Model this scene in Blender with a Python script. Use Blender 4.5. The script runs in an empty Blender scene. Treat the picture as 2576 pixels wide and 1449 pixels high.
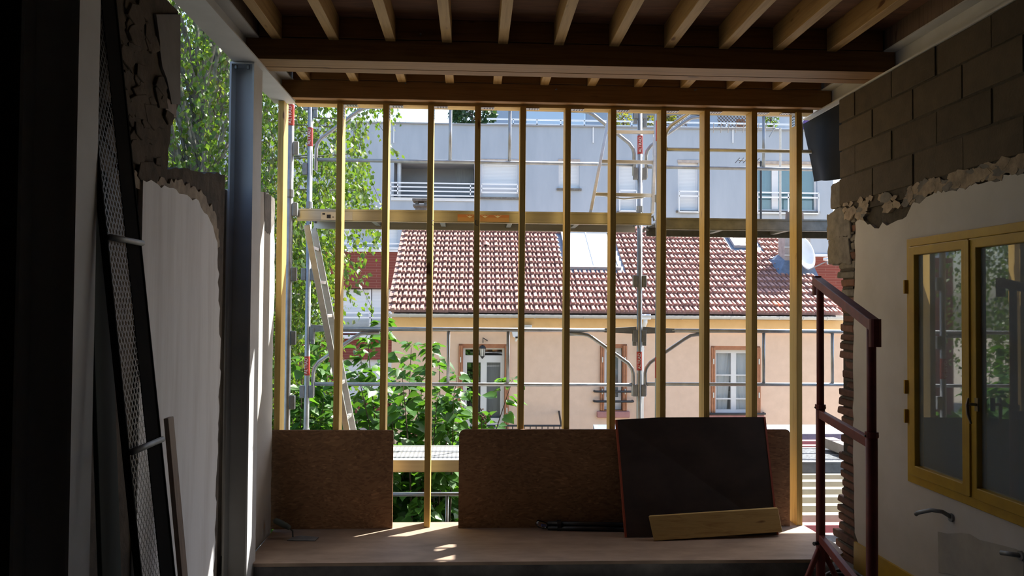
import bpy, math, random
import numpy as np
from mathutils import Vector, Matrix

random.seed(7)
scene = bpy.context.scene
COL = scene.collection

# ------------------------------------------------------------------ camera
F, CX, CY = 2000.0, 1288.0, 724.5
EYE = Vector((0, 0, 1.68))
_a, _p, _r = math.atan(0.047), math.atan(0.0237), 0.0075
_f = Vector((math.sin(_a) * math.cos(_p), math.cos(_a) * math.cos(_p), math.sin(_p)))
_r0 = Vector((math.cos(_a), -math.sin(_a), 0))
_u0 = _r0.cross(_f)
RIGHT = _r0 * math.cos(_r) + _u0 * math.sin(_r)
UP = _u0 * math.cos(_r) - _r0 * math.sin(_r)
cam = bpy.data.cameras.new('camera')
cam.sensor_width = 36.0
cam.lens = F / 2576 * 36.0
cam.clip_end = 500
camo = bpy.data.objects.new('camera', cam)
COL.objects.link(camo)
m = Matrix((RIGHT, UP, -_f)).transposed().to_4x4()
m.translation = EYE
camo.matrix_world = m
scene.camera = camo

# ------------------------------------------------------------------ sky, sun, exposure
SUN_AZ, SUN_EL = math.radians(52), math.radians(48.5)      # azimuth from +Y towards +X
world = bpy.data.worlds.new('world')
scene.world = world
world.use_nodes = True
wn = world.node_tree
sky = wn.nodes.new('ShaderNodeTexSky')
sky.sky_type = 'NISHITA'
sky.sun_disc = False
sky.sun_elevation = SUN_EL
sky.sun_rotation = SUN_AZ
sky.dust_density = 2.0
sky.air_density = 1.0
sky.altitude = 50
wn.links.new(sky.outputs['Color'], wn.nodes['Background'].inputs['Color'])
wn.nodes['Background'].inputs['Strength'].default_value = 0.42
sun = bpy.data.lights.new('sun', 'SUN')
sun.energy = 17.0
sun.angle = math.radians(0.53)
sun.color = (1.0, 0.95, 0.87)
suno = bpy.data.objects.new('sun', sun)
COL.objects.link(suno)
_s = Vector((math.cos(SUN_EL) * math.sin(SUN_AZ), math.cos(SUN_EL) * math.cos(SUN_AZ), math.sin(SUN_EL)))
suno.rotation_euler = _s.to_track_quat('Z', 'Y').to_euler()
suno.location = (20, 20, 30)
vs = scene.view_settings
vs.view_transform = 'Standard'
vs.look = 'None'
vs.gamma = 1.0
vs.use_curve_mapping = False
vs.exposure = 0.0
scene.cycles.max_bounces = 10
scene.cycles.diffuse_bounces = 6

# ------------------------------------------------------------------ helpers
def ray(px, py):
    return _f + RIGHT * ((px - CX) / F) + UP * (-(py - CY) / F)

def at(px, py, Y):
    d = ray(px, py)
    return EYE + d * (Y / d.y)

def atx(px, py, X):
    d = ray(px, py)
    return EYE + d * (X / d.x)

def atz(px, py, Z):
    d = ray(px, py)
    return EYE + d * ((Z - EYE.z) / d.z)

def pxof(p):
    d = Vector(p) - EYE
    w = d.dot(_f)
    return CX + F * d.dot(RIGHT) / w, CY - F * d.dot(UP) / w

def rnd(a, b):
    return random.uniform(a, b)

class MB:
    def __init__(self):
        self.v, self.f = [], []
    def add(self, vs, fs):
        n = len(self.v)
        self.v += [tuple(p) for p in vs]
        self.f += [tuple(i + n for i in q) for q in fs]
        return self
    def box(self, x0, x1, y0, y1, z0, z1):
        return self.add([(x0, y0, z0), (x1, y0, z0), (x1, y1, z0), (x0, y1, z0), (x0, y0, z1), (x1, y0, z1), (x1, y1, z1), (x0, y1, z1)],
                        [(0, 3, 2, 1), (4, 5, 6, 7), (0, 1, 5, 4), (1, 2, 6, 5), (2, 3, 7, 6), (3, 0, 4, 7)])
    def hexa(self, p):           # 4 lower + 4 upper corners
        return self.add(p, [(0, 3, 2, 1), (4, 5, 6, 7), (0, 1, 5, 4), (1, 2, 6, 5), (2, 3, 7, 6), (3, 0, 4, 7)])
    def bar(self, a, b, w, h, side=None):
        a, b = Vector(a), Vector(b)
        d = (b - a).normalized()
        s = Vector(side) if side is not None else (Vector((0, 0, 1)) if abs(d.z) < .9 else Vector((0, 1, 0)))
        s = (s - d * s.dot(d)).normalized() * (w / 2)
        t = d.cross(s).normalized() * (h / 2)
        return self.hexa([a - s - t, a + s - t, a + s + t, a - s + t, b - s - t, b + s - t, b + s + t, b - s + t])
    def tube(self, pts, r, n=10, caps=True):
        pts = [Vector(p) for p in pts]
        rs = r if isinstance(r, (list, tuple)) else [r] * len(pts)
        ref = None
        rings = []
        for i, p in enumerate(pts):
            d = (pts[min(i + 1, len(pts) - 1)] - pts[max(i - 1, 0)]).normalized()
            if ref is None:
                ref = Vector((0, 0, 1)) if abs(d.z) < .9 else Vector((1, 0, 0))
            s = (ref - d * ref.dot(d)).normalized()
            ref = s
            t = d.cross(s)
            rings.append([p + (s * math.cos(2 * math.pi * k / n) + t * math.sin(2 * math.pi * k / n)) * rs[i] for k in range(n)])
        vs = [q for rg in rings for q in rg]
        fs = []
        for i in range(len(pts) - 1):
            for k in range(n):
                k2 = (k + 1) % n
                fs.append((i * n + k, i * n + k2, (i + 1) * n + k2, (i + 1) * n + k))
        if caps:
            fs.append(tuple(range(n - 1, -1, -1)))
            fs.append(tuple(range((len(pts) - 1) * n, len(pts) * n)))
        return self.add(vs, fs)
    def prism(self, poly, w0, w1, mp):      # poly of (u, v), extruded in w, mp(u, v, w) -> xyz
        n = len(poly)
        vs = [mp(u, v, w0) for u, v in poly] + [mp(u, v, w1) for u, v in poly]
        fs = [tuple(range(n)), tuple(range(2 * n - 1, n - 1, -1))]
        fs += [(i, i + n, (i + 1) % n + n, (i + 1) % n) for i in range(n)]
        return self.add(vs, fs)
    def sheet(self, U, V, holes, w0, w1, mp):  # slab with rectangular holes
        us = sorted({U[0], U[1]} | {min(max(h[i], U[0]), U[1]) for h in holes for i in (0, 1)})
        vv = sorted({V[0], V[1]} | {min(max(h[i], V[0]), V[1]) for h in holes for i in (2, 3)})
        def solid(i, j):
            if not (0 <= i < len(us) - 1 and 0 <= j < len(vv) - 1):
                return False
            cu, cv = (us[i] + us[i + 1]) / 2, (vv[j] + vv[j + 1]) / 2
            return not any(h[0] < cu < h[1] and h[2] < cv < h[3] for h in holes)
        for i in range(len(us) - 1):
            for j in range(len(vv) - 1):
                if not solid(i, j):
                    continue
                a, b, c, d = us[i], us[i + 1], vv[j], vv[j + 1]
                P = [mp(a, c, w0), mp(b, c, w0), mp(b, d, w0), mp(a, d, w0), mp(a, c, w1), mp(b, c, w1), mp(b, d, w1), mp(a, d, w1)]
                fs = [(0, 1, 2, 3), (7, 6, 5, 4)]
                if not solid(i - 1, j): fs.append((0, 3, 7, 4))
                if not solid(i + 1, j): fs.append((1, 5, 6, 2))
                if not solid(i, j - 1): fs.append((0, 4, 5, 1))
                if not solid(i, j + 1): fs.append((3, 2, 6, 7))
                self.add(P, fs)
        return self
    def build(self, name, mat, parent=None, smooth=False, bevel=0.0):
        me = bpy.data.meshes.new(name)
        me.from_pydata(self.v, [], self.f)
        me.update()
        o = bpy.data.objects.new(name, me)
        COL.objects.link(o)
        me.materials.append(mat)
        fixnormals(me)
        if smooth:
            me.polygons.foreach_set('use_smooth', [True] * len(me.polygons))
        if bevel:
            b = o.modifiers.new('bevel', 'BEVEL')
            b.width = bevel
            b.segments = 2
            b.limit_method = 'ANGLE'
        if parent is not None:
            adopt(o, parent)
        return o

import bmesh
def fixnormals(me):
    if len(me.polygons) > 60000:
        return
    bm = bmesh.new()
    bm.from_mesh(me)
    bmesh.ops.recalc_face_normals(bm, faces=bm.faces)
    bm.to_mesh(me)
    bm.free()

def adopt(o, parent):
    o.parent = parent
    o.matrix_parent_inverse = WORLD_OF[parent.name].inverted() if parent.name in WORLD_OF else Matrix.Identity(4)

WORLD_OF = {}
def tag(o, label=None, cat=None, group=None, kind=None):
    if label: o['label'] = label
    if cat: o['category'] = cat
    if group: o['group'] = group
    if kind: o['kind'] = kind
    return o

def thing(name, label, cat, loc, group=None, kind=None):
    o = bpy.data.objects.new(name, None)
    COL.objects.link(o)
    o.location = loc
    o.empty_display_size = 0.1
    WORLD_OF[o.name] = Matrix.Translation(Vector(loc))
    return tag(o, label, cat, group, kind)

def structure(o, label=None, cat=None):
    o['kind'] = 'structure'
    return tag(o, label, cat)

MX = lambda u, v, w: (w, u, v)      # sheet in the YZ plane, w = X
MY = lambda u, v, w: (u, w, v)      # sheet in the XZ plane, w = Y
MZ = lambda u, v, w: (u, v, w)      # sheet in the XY plane, w = Z

def ragged(pts, step, amp, seed=1):
    rg = random.Random(seed)
    out = []
    for (a, b) in zip(pts[:-1], pts[1:]):
        L = math.hypot(b[0] - a[0], b[1] - a[1])
        n = max(1, int(L / step))
        nx, ny = -(b[1] - a[1]) / L, (b[0] - a[0]) / L
        for i in range(n):
            t = i / n
            k = rg.uniform(-amp, amp) if i else rg.uniform(-amp / 3, amp / 3)
            t2 = t + (rg.uniform(-.3, .3) / n if i else 0)
            out.append((a[0] + (b[0] - a[0]) * t2 + nx * k, a[1] + (b[1] - a[1]) * t2 + ny * k))
    out.append(pts[-1])
    return out

# ------------------------------------------------------------------ materials
def new_mat(name):
    mt = bpy.data.materials.new(name)
    mt.use_nodes = True
    nt = mt.node_tree
    return mt, nt, nt.nodes['Principled BSDF']

def ramp(nt, fac, stops):
    r = nt.nodes.new('ShaderNodeValToRGB')
    el = r.color_ramp.elements
    while len(el) < len(stops):
        el.new(0.5)
    for e, (p, c) in zip(el, stops):
        e.position = p
        e.color = (c[0], c[1], c[2], 1)
    nt.links.new(fac, r.inputs['Fac'])
    return r.outputs['Color']

def noise(nt, scale, detail=4, rough=.6, mapping=None, dist=0.0, coord='Object'):
    tc = nt.nodes.new('ShaderNodeTexCoord')
    out = tc.outputs[coord]
    if mapping:
        mp = nt.nodes.new('ShaderNodeMapping')
        mp.inputs['Scale'].default_value = mapping
        nt.links.new(out, mp.inputs['Vector'])
        out = mp.outputs['Vector']
    n = nt.nodes.new('ShaderNodeTexNoise')
    n.inputs['Scale'].default_value = scale
    n.inputs['Detail'].default_value = detail
    n.inputs['Roughness'].default_value = rough
    n.inputs['Distortion'].default_value = dist
    nt.links.new(out, n.inputs['Vector'])
    return n.outputs['Fac']

def bump(nt, bs, h, strength, distance=.01):
    b = nt.nodes.new('ShaderNodeBump')
    b.inputs['Strength'].default_value = strength
    b.inputs['Distance'].default_value = distance
    nt.links.new(h, b.inputs['Height'])
    nt.links.new(b.outputs['Normal'], bs.inputs['Normal'])

def mix(nt, fac, a, b, mode='MIX'):
    mx = nt.nodes.new('ShaderNodeMix')
    mx.data_type = 'RGBA'
    mx.blend_type = mode
    if isinstance(fac, (int, float)):
        mx.inputs['Factor'].default_value = fac
    else:
        nt.links.new(fac, mx.inputs['Factor'])
    for s, v in (('A', a), ('B', b)):
        k = [i for i in mx.inputs if i.name == s and i.type == 'RGBA'][0]
        if isinstance(v, tuple):
            k.default_value = (v[0], v[1], v[2], 1)
        else:
            nt.links.new(v, k)
    return [o for o in mx.outputs if o.type == 'RGBA'][0]

def M(name, c1, c2=None, scale=6, detail=4, rough=.75, metal=0.0, bmp=0.0, mapping=None, lo=.3, hi=.7, bscale=None, spec=None, dist=0.0, vary=0.0):
    mt, nt, bs = new_mat(name)
    bs.inputs['Roughness'].default_value = rough
    bs.inputs['Metallic'].default_value = metal
    if spec is not None:
        bs.inputs['Specular IOR Level'].default_value = spec
    if c2 is None:
        c2 = tuple(x * .8 for x in c1)
    n = noise(nt, scale, detail, mapping=mapping, dist=dist)
    c = ramp(nt, n, [(lo, c1), (hi, c2)])
    if vary:
        oi = nt.nodes.new('ShaderNodeObjectInfo')
        c = mix(nt, vary, c, ramp(nt, oi.outputs['Random'], [(0, tuple(x * .45 for x in c1)), (1, tuple(min(1, x * 1.5) for x in c1))]))
    nt.links.new(c, bs.inputs['Base Color'])
    if bmp:
        bump(nt, bs, noise(nt, bscale or scale * 3, 6, mapping=mapping) if bscale else n, bmp)
    return mt

def wood(name, axis, light, dark, rough=.6):
    mp = [14, 14, 14]
    mp[axis] = 0.7
    mt, nt, bs = new_mat(name)
    bs.inputs['Roughness'].default_value = rough
    n = noise(nt, 3.0, 5, mapping=tuple(mp), dist=.6)
    c = ramp(nt, n, [(.32, dark), (.55, light), (.75, tuple(x * .85 for x in light))])
    mp2 = [7, 7, 7]
    mp2[axis] = 2.2
    k = noise(nt, 2.0, 1, mapping=tuple(mp2))
    kn = ramp(nt, k, [(.74, (1, 1, 1)), (.80, (.30, .18, .10))])
    c = mix(nt, 1.0, c, kn, 'MULTIPLY')
    nt.links.new(c, bs.inputs['Base Color'])
    bump(nt, bs, n, .12, .004)
    return mt

W = {}
PINE, PINED = (.62, .36, .11), (.47, .25, .06)
W['stud'] = wood('stud_pine', 2, (.58, .385, .105), (.44, .275, .06))
W['joist'] = wood('joist_pine', 1, (.44, .28, .11), (.32, .19, .065))
W['beam'] = wood('glulam_spruce', 0, (.26, .135, .045), (.17, .085, .026))
W['plank'] = wood('plank_pine', 0, (.60, .42, .15), (.44, .27, .08))
W['batten'] = wood('batten_wood', 2, (.20, .14, .10), (.12, .08, .06))
W['ceiling'] = M('ceiling_plywood', (.20, .09, .045), (.10, .045, .025), 2.5, 6, mapping=(1, 5, 1), dist=1.5)
W['steel'] = M('grey_primer_steel', (.58, .59, .60), (.48, .49, .50), 3, 6, rough=.65, lo=.35, hi=.75, spec=.3)
W['plaster'] = M('white_plaster', (.52, .50, .47), (.42, .40, .36), 2.2, 8, rough=.85, bmp=.05, bscale=40, lo=.42, hi=.80)
W['plaster_left'] = M('white_panel_plaster', (.72, .72, .73), (.50, .48, .47), 1.2, 8, rough=.7, mapping=(1, 6, .6), lo=.45, hi=.85)
W['plaster_raw'] = M('broken_plaster', (.36, .28, .19), (.15, .115, .08), 14, 8, bmp=.6, bscale=30)
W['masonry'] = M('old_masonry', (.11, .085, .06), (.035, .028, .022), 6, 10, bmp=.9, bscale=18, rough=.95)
W['dark_wall'] = M('dark_back_wall', (.09, .085, .08), (.04, .04, .035), 2, 5, rough=.95)
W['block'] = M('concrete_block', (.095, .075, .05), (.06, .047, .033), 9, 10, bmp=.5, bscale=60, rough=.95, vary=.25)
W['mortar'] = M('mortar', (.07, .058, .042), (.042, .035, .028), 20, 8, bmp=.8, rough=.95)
W['brick'] = M('old_red_brick', (.16, .075, .05), (.06, .04, .032), 18, 8, bmp=.8, rough=.95, vary=.45)
W['concrete'] = M('rough_concrete_floor', (.24, .235, .23), (.10, .10, .10), 5, 10, bmp=.8, bscale=22, rough=.95)
W['yellow'] = M('yellow_paint', (.46, .29, .015), (.36, .22, .015), 7, 6, rough=.5)
W['red_paint'] = M('dull_red_paint', (.26, .045, .035), (.15, .03, .028), 10, 8, rough=.55)
W['membrane'] = M('black_membrane', (.02, .023, .028), (.012, .014, .018), 4, 4, rough=.8, spec=.15)
W['zinc_bracket'] = M('zinc_plated_steel', (.62, .64, .66), (.5, .52, .55), 15, 4, rough=.35, metal=.8)
W['hole_or_shade'] = M('dark_hole_and_shade', (.015, .014, .013), (.01, .01, .01), 5, rough=1.0, spec=.05)
W['galv'] = M('galvanised_tube', (.40, .42, .44), (.26, .275, .29), 9, 6, rough=.42, metal=.6)
W['galv_dull'] = M('dull_galvanised_fitting', (.30, .32, .33), (.19, .20, .21), 12, 6, rough=.55, metal=.6)
W['alu'] = M('aluminium_rail', (.60, .60, .58), (.50, .50, .48), 4, 4, rough=.36, metal=.7, mapping=(.4, 6, 6))
W['red_label'] = M('red_sticker', (.42, .045, .032), (.36, .04, .03), 10, rough=.5)
W['white_print'] = M('white_print', (.8, .8, .8), (.75, .75, .75), 5)
W['orange_label'] = M('orange_sticker', (.44, .27, .14), (.40, .24, .12), 8)
W['pale_label'] = M('pale_sticker', (.68, .66, .60), (.60, .58, .52), 20)
W['black'] = M('black_plastic', (.02, .02, .022), (.012, .012, .014), 8, rough=.4)
W['film_ply'] = M('film_faced_plywood', (.062, .042, .035), (.032, .022, .019), 3.5, 9, rough=.55, mapping=(1, 1, 1.6), lo=.35, hi=.68)
W['red_edge'] = M('red_edge_paint', (.42, .09, .045), (.3, .06, .03), 15, rough=.6)
W['tile'] = M('clay_tile', (.42, .235, .195), (.27, .14, .115), 11, 8, rough=.75, lo=.38, hi=.72, vary=.22)
W['tile_far'] = M('clay_tile_upper', (.42, .235, .195), (.27, .14, .115), 3.2, 8, rough=.75, lo=.36, hi=.70)
W['tile_new'] = M('new_orange_tile', (.62, .27, .16), (.52, .22, .13), 11, rough=.7)
W['ridge'] = M('ridge_tile', (.36, .13, .09), (.25, .09, .07), 6, 6)
W['render'] = M('peach_render', (.80, .585, .45), (.72, .52, .395), 5, 9, rough=.9, bmp=.1, bscale=60, lo=.3, hi=.75)
W['cornice'] = M('ochre_cornice', (.90, .60, .30), (.80, .52, .25), 3, 6, rough=.85)
W['zinc'] = M('zinc_gutter', (.56, .58, .60), (.46, .48, .50), 4, 4, rough=.45, metal=.3)
W['pvc'] = M('white_pvc', (.78, .79, .80), (.72, .73, .74), 3, rough=.5)
W['shutter'] = M('brown_shutter', (.46, .20, .10), (.34, .14, .07), 10, rough=.6)
W['sill'] = M('pink_sill', (.46, .22, .20), (.38, .18, .17), 8)
W['curtain'] = M('white_curtain', (.92, .92, .92), (.80, .82, .84), 8, 4, mapping=(6, 1, .3), rough=.9)
W['grey_curtain'] = M('grey_blind', (.36, .38, .40), (.28, .30, .32), 6, 4, mapping=(4, 1, .4), rough=.9)
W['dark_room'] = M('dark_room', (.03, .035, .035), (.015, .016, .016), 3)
W['iron'] = M('black_iron', (.03, .032, .036), (.02, .02, .024), 10, rough=.45)
W['lead'] = M('lead_flashing', (.17, .22, .30), (.10, .14, .20), 9, 6, rough=.55, metal=.2)
W['chimney'] = M('chimney_render', (.52, .46, .42), (.36, .31, .28), 7, 8, rough=.9, bmp=.3)
W['stone_grey'] = M('weathered_cement', (.22, .205, .185), (.11, .10, .09), 12, 8, bmp=.4, rough=.95)
W['dish'] = M('pale_dish', (.74, .76, .77), (.66, .68, .70), 4, rough=.5)
W['facade'] = M('grey_blue_render', (.42, .47, .54), (.35, .40, .47), 1.1, 9, rough=.9, mapping=(1.6, 1, .35), lo=.35, hi=.75)
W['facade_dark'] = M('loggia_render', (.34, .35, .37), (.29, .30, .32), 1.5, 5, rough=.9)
W['white_frame'] = M('white_frame', (.74, .76, .79), (.68, .70, .73), 3, rough=.5)
W['railing'] = M('white_railing', (.82, .84, .86), (.78, .80, .82), 3, rough=.45)
W['teal'] = M('teal_blind', (.20, .40, .45), (.15, .32, .37), 3, 3, mapping=(5, 1, .3), rough=.8)
W['bark'] = M('birch_bark', (.40, .38, .34), (.10, .09, .08), 10, 6, bmp=.4, rough=.9)
W['stem'] = M('brown_stem', (.12, .085, .055), (.06, .045, .03), 12, 4, rough=.9)
W['seed'] = M('dry_seed_head', (.12, .055, .035), (.06, .03, .02), 20, rough=.9)
W['ground'] = M('pale_bounce_gravel', (.44, .39, .30), (.34, .30, .23), 1.2, 8, rough=.95)
W['red_roof'] = M('red_sheet_roof', (.34, .12, .11), (.27, .10, .09), 4, 6, rough=.5)
W['red_roof_glare'] = M('red_sheet_painted_glare', (.40, .35, .24), (.33, .28, .19), 5, 6, rough=.5)
W['green_board'] = M('dark_green_board', (.02, .04, .03), (.012, .024, .02), 4)
W['purple'] = M('purple_cloth', (.12, .07, .28), (.1, .06, .22), 5)
W['trellis'] = M('brown_trellis', (.20, .15, .12), (.15, .11, .09), 5)

def osb_mat(name, light, dark):
    mt, nt, bs = new_mat(name)
    bs.inputs['Roughness'].default_value = .7
    tc = nt.nodes.new('ShaderNodeTexCoord')
    mp = nt.nodes.new('ShaderNodeMapping')
    mp.inputs['Scale'].default_value = (14, 14, 34)
    nt.links.new(tc.outputs['Object'], mp.inputs['Vector'])
    ns = nt.nodes.new('ShaderNodeTexNoise')
    ns.inputs['Scale'].default_value = 2.2
    nt.links.new(tc.outputs['Object'], ns.inputs['Vector'])
    vm = nt.nodes.new('ShaderNodeVectorMath')
    vm.operation = 'MULTIPLY_ADD'
    vm.inputs[1].default_value = (6, 6, 6)
    nt.links.new(ns.outputs['Color'], vm.inputs[0])
    nt.links.new(mp.outputs['Vector'], vm.inputs[2])
    vo = nt.nodes.new('ShaderNodeTexVoronoi')
    vo.inputs['Scale'].default_value = 2.8
    nt.links.new(vm.outputs['Vector'], vo.inputs['Vector'])
    sep = nt.nodes.new('ShaderNodeSeparateColor')
    nt.links.new(vo.outputs['Color'], sep.inputs['Color'])
    c = ramp(nt, sep.outputs['Red'], [(0, dark), (.55, light), (.93, tuple(x * 1.05 for x in light)), (1, tuple(min(1, x * 1.5) for x in light))])
    n2 = ramp(nt, noise(nt, 1.6, 5), [(.35, (.72, .70, .68)), (.7, (1.05, 1.05, 1.05))])
    c = mix(nt, 1.0, c, n2, 'MULTIPLY')
    nt.links.new(c, bs.inputs['Base Color'])
    bump(nt, bs, sep.outputs['Green'], .15, .003)
    return mt
W['osb'] = osb_mat('osb_board', (.30, .155, .07), (.21, .10, .043))
W['osb_floor'] = M('worn_board_floor', (.37, .27, .20), (.25, .18, .135), 4, 9, rough=.65, bmp=.1, bscale=30, mapping=(1, 2.5, 1), lo=.35, hi=.7)

def glass_mat(name, tint=(.9, .95, .95), rough=.02, alpha=.2, dirt=.0):
    mt, nt, bs = new_mat(name)
    out = nt.nodes['Material Output']
    gl = nt.nodes.new('ShaderNodeBsdfGlossy')
    gl.inputs['Roughness'].default_value = rough
    gl.inputs['Color'].default_value = (.95, .97, 1, 1)
    tr = nt.nodes.new('ShaderNodeBsdfTransparent')
    tr.inputs['Color'].default_value = (*tint, 1)
    fr = nt.nodes.new('ShaderNodeFresnel')
    fr.inputs['IOR'].default_value = 1.55
    mh = nt.nodes.new('ShaderNodeMath')
    mh.operation = 'MULTIPLY_ADD'
    mh.inputs[1].default_value = 1.6
    mh.inputs[2].default_value = alpha * .1
    nt.links.new(fr.outputs['Fac'], mh.inputs[0])
    ms = nt.nodes.new('ShaderNodeMixShader')
    nt.links.new(mh.outputs['Value'], ms.inputs['Fac'])
    nt.links.new(tr.outputs['BSDF'], ms.inputs[1])
    nt.links.new(gl.outputs['BSDF'], ms.inputs[2])
    df = nt.nodes.new('ShaderNodeBsdfDiffuse')
    df.inputs['Color'].default_value = (.55, .60, .62, 1)
    m2 = nt.nodes.new('ShaderNodeMixShader')
    m2.inputs['Fac'].default_value = dirt
    nt.links.new(ms.outputs['Shader'], m2.inputs[1])
    nt.links.new(df.outputs['BSDF'], m2.inputs[2])
    nt.links.new(m2.outputs['Shader'], out.inputs['Surface'])
    nt.nodes.remove(bs)
    return mt
W['glass'] = glass_mat('window_glass', (.75, .82, .82), dirt=.22)
W['glass_clear'] = glass_mat('clear_glass', (.98, .99, .99), .02, .0)
W['glass_sky'] = glass_mat('roof_glass', (.5, .55, .6), .08, 3.0)

def leaf_mat(name, cols, trans=.55):
    mt, nt, bs = new_mat(name)
    out = nt.nodes['Material Output']
    geo = nt.nodes.new('ShaderNodeNewGeometry')
    oi = nt.nodes.new('ShaderNodeObjectInfo')
    ad = nt.nodes.new('ShaderNodeMath')
    ad.operation = 'ADD'
    nt.links.new(geo.outputs['Random Per Island'], ad.inputs[0])
    nt.links.new(oi.outputs['Random'], ad.inputs[1])
    fr = nt.nodes.new('ShaderNodeMath')
    fr.operation = 'FRACT'
    nt.links.new(ad.outputs[0], fr.inputs[0])
    k = len(cols)
    c = ramp(nt, fr.outputs[0], [((i + .0) / (k - 1), q) for i, q in enumerate(cols)])
    bs.inputs['Roughness'].default_value = .38
    bs.inputs['Specular IOR Level'].default_value = .5
    nt.links.new(c, bs.inputs['Base Color'])
    tl = nt.nodes.new('ShaderNodeBsdfTranslucent')
    nt.links.new(mix(nt, 1.0, c, (1.45, 1.45, .5), 'MULTIPLY'), tl.inputs['Color'])
    ms = nt.nodes.new('ShaderNodeMixShader')
    ms.inputs['Fac'].default_value = trans
    nt.links.new(bs.outputs['BSDF'], ms.inputs[1])
    nt.links.new(tl.outputs['BSDF'], ms.inputs[2])
    nt.links.new(ms.outputs['Shader'], out.inputs['Surface'])
    return mt
W['birch_leaf'] = leaf_mat('birch_leaf', [(.06, .12, .025), (.09, .17, .035), (.12, .20, .04), (.075, .14, .03), (.16, .19, .05)], .42)
W['lilac_leaf'] = leaf_mat('lilac_leaf', [(.045, .115, .03), (.07, .17, .03), (.055, .14, .03), (.085, .20, .035)], .42)
W['conifer'] = leaf_mat('conifer_needles', [(.03, .07, .03), (.05, .10, .04)], .2)
W['yellow_leaf'] = leaf_mat('yellow_bush', [(.25, .24, .03), (.18, .2, .04)], .4)

def brick_facade():
    mt, nt, bs = new_mat('red_brick_facade')
    tc = nt.nodes.new('ShaderNodeTexCoord')
    sx = nt.nodes.new('ShaderNodeSeparateXYZ')
    nt.links.new(tc.outputs['Object'], sx.inputs[0])
    cb = nt.nodes.new('ShaderNodeCombineXYZ')
    nt.links.new(sx.outputs['X'], cb.inputs['X'])
    nt.links.new(sx.outputs['Z'], cb.inputs['Y'])
    b = nt.nodes.new('ShaderNodeTexBrick')
    b.inputs['Color1'].default_value = (.22, .052, .036, 1)
    b.inputs['Color2'].default_value = (.18, .044, .032, 1)
    b.inputs['Mortar'].default_value = (.25, .105, .08, 1)
    b.inputs['Scale'].default_value = 1.0
    b.inputs['Brick Width'].default_value = .9
    b.inputs['Row Height'].default_value = .11
    b.inputs['Mortar Size'].default_value = .010
    nt.links.new(cb.outputs[0], b.inputs['Vector'])
    nt.links.new(b.outputs['Color'], bs.inputs['Base Color'])
    bs.inputs['Roughness'].default_value = .9
    return mt
W['brick_facade'] = brick_facade()

def slats(name, c1, c2, pitch):
    mt, nt, bs = new_mat(name)
    tc = nt.nodes.new('ShaderNodeTexCoord')
    wv = nt.nodes.new('ShaderNodeTexWave')
    wv.wave_type = 'BANDS'
    wv.bands_direction = 'Z'
    wv.inputs['Scale'].default_value = .314 / pitch
    nt.links.new(tc.outputs['Object'], wv.inputs['Vector'])
    nt.links.new(ramp(nt, wv.outputs['Fac'], [(.0, c2), (.25, c1)]), bs.inputs['Base Color'])
    bs.inputs['Roughness'].default_value = .6
    return mt
W['roller'] = slats('roller_shutter', (.70, .73, .76), (.55, .59, .63), .06)

def deck_mat():
    mt, nt, bs = new_mat('perforated_deck')
    tc = nt.nodes.new('ShaderNodeTexCoord')
    mp = nt.nodes.new('ShaderNodeMapping')
    mp.inputs['Scale'].default_value = (28, 28, 1)
    nt.links.new(tc.outputs['Object'], mp.inputs['Vector'])
    vo = nt.nodes.new('ShaderNodeTexVoronoi')
    vo.voronoi_dimensions = '2D'
    vo.inputs['Scale'].default_value = 1.0
    vo.inputs['Randomness'].default_value = 0.0
    nt.links.new(mp.outputs['Vector'], vo.inputs['Vector'])
    nt.links.new(ramp(nt, vo.outputs['Distance'], [(.25, (.08, .08, .08)), (.32, (.48, .48, .47))]), bs.inputs['Base Color'])
    bs.inputs['Metallic'].default_value = .35
    bs.inputs['Roughness'].default_value = .5
    return mt
W['deck'] = deck_mat()

# ================================================================== THE ROOM
FZ, BZ, CZ, SY = -0.15, 3.24, 3.53, 6.10      # concrete floor, steel beam underside, ceiling, stud plane
RW, LW = 2.70, -1.50                          # inner faces of the right and left wall

fl = MB()
NX, NYc = 40, 60
xs = np.linspace(-2.1, 3.1, NX); ys = np.linspace(-2.2, 6.35, NYc)
rg = np.random.RandomState(3)
bz = rg.uniform(-.006, .012, (NX, NYc))
for _ in range(26):
    cx, cy, rr, hh = rg.uniform(-1.4, 2.4), rg.uniform(4.2, 5.25), rg.uniform(.08, .25), rg.uniform(.01, .035)
    bz += hh * np.exp(-(((xs[:, None] - cx) / rr) ** 2 + ((ys[None, :] - cy) / rr * 1.5) ** 2))
vv = [(xs[i], ys[j], FZ + bz[i, j]) for i in range(NX) for j in range(NYc)]
ff = [(i * NYc + j, (i + 1) * NYc + j, (i + 1) * NYc + j + 1, i * NYc + j + 1) for i in range(NX - 1) for j in range(NYc - 1)]
fl.add(vv, ff)
fl.box(-2.1, 3.1, -2.2, 6.35, -.40, FZ - .02)
floor = structure(fl.build('floor', W['concrete'], smooth=False), 'rough grey concrete floor below the plywood platform', 'floor')

ceil_m = MB().box(-1.56, 3.1, 4.0, 6.24, CZ, CZ + .05)
ceil_m.box(-2.1, 3.1, -2.2, 4.0, CZ, CZ + .05)
ceiling = structure(ceil_m.build('ceiling', W['ceiling']), 'dark reddish plywood deck above the joists', 'ceiling')

# wall behind the camera, so that the room stays dark
structure(MB().box(-2.1, 3.1, -2.35, -2.2, -.4, 3.6).build('wall_back', W['dark_wall']), 'dark wall behind the viewer', 'wall')

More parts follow.
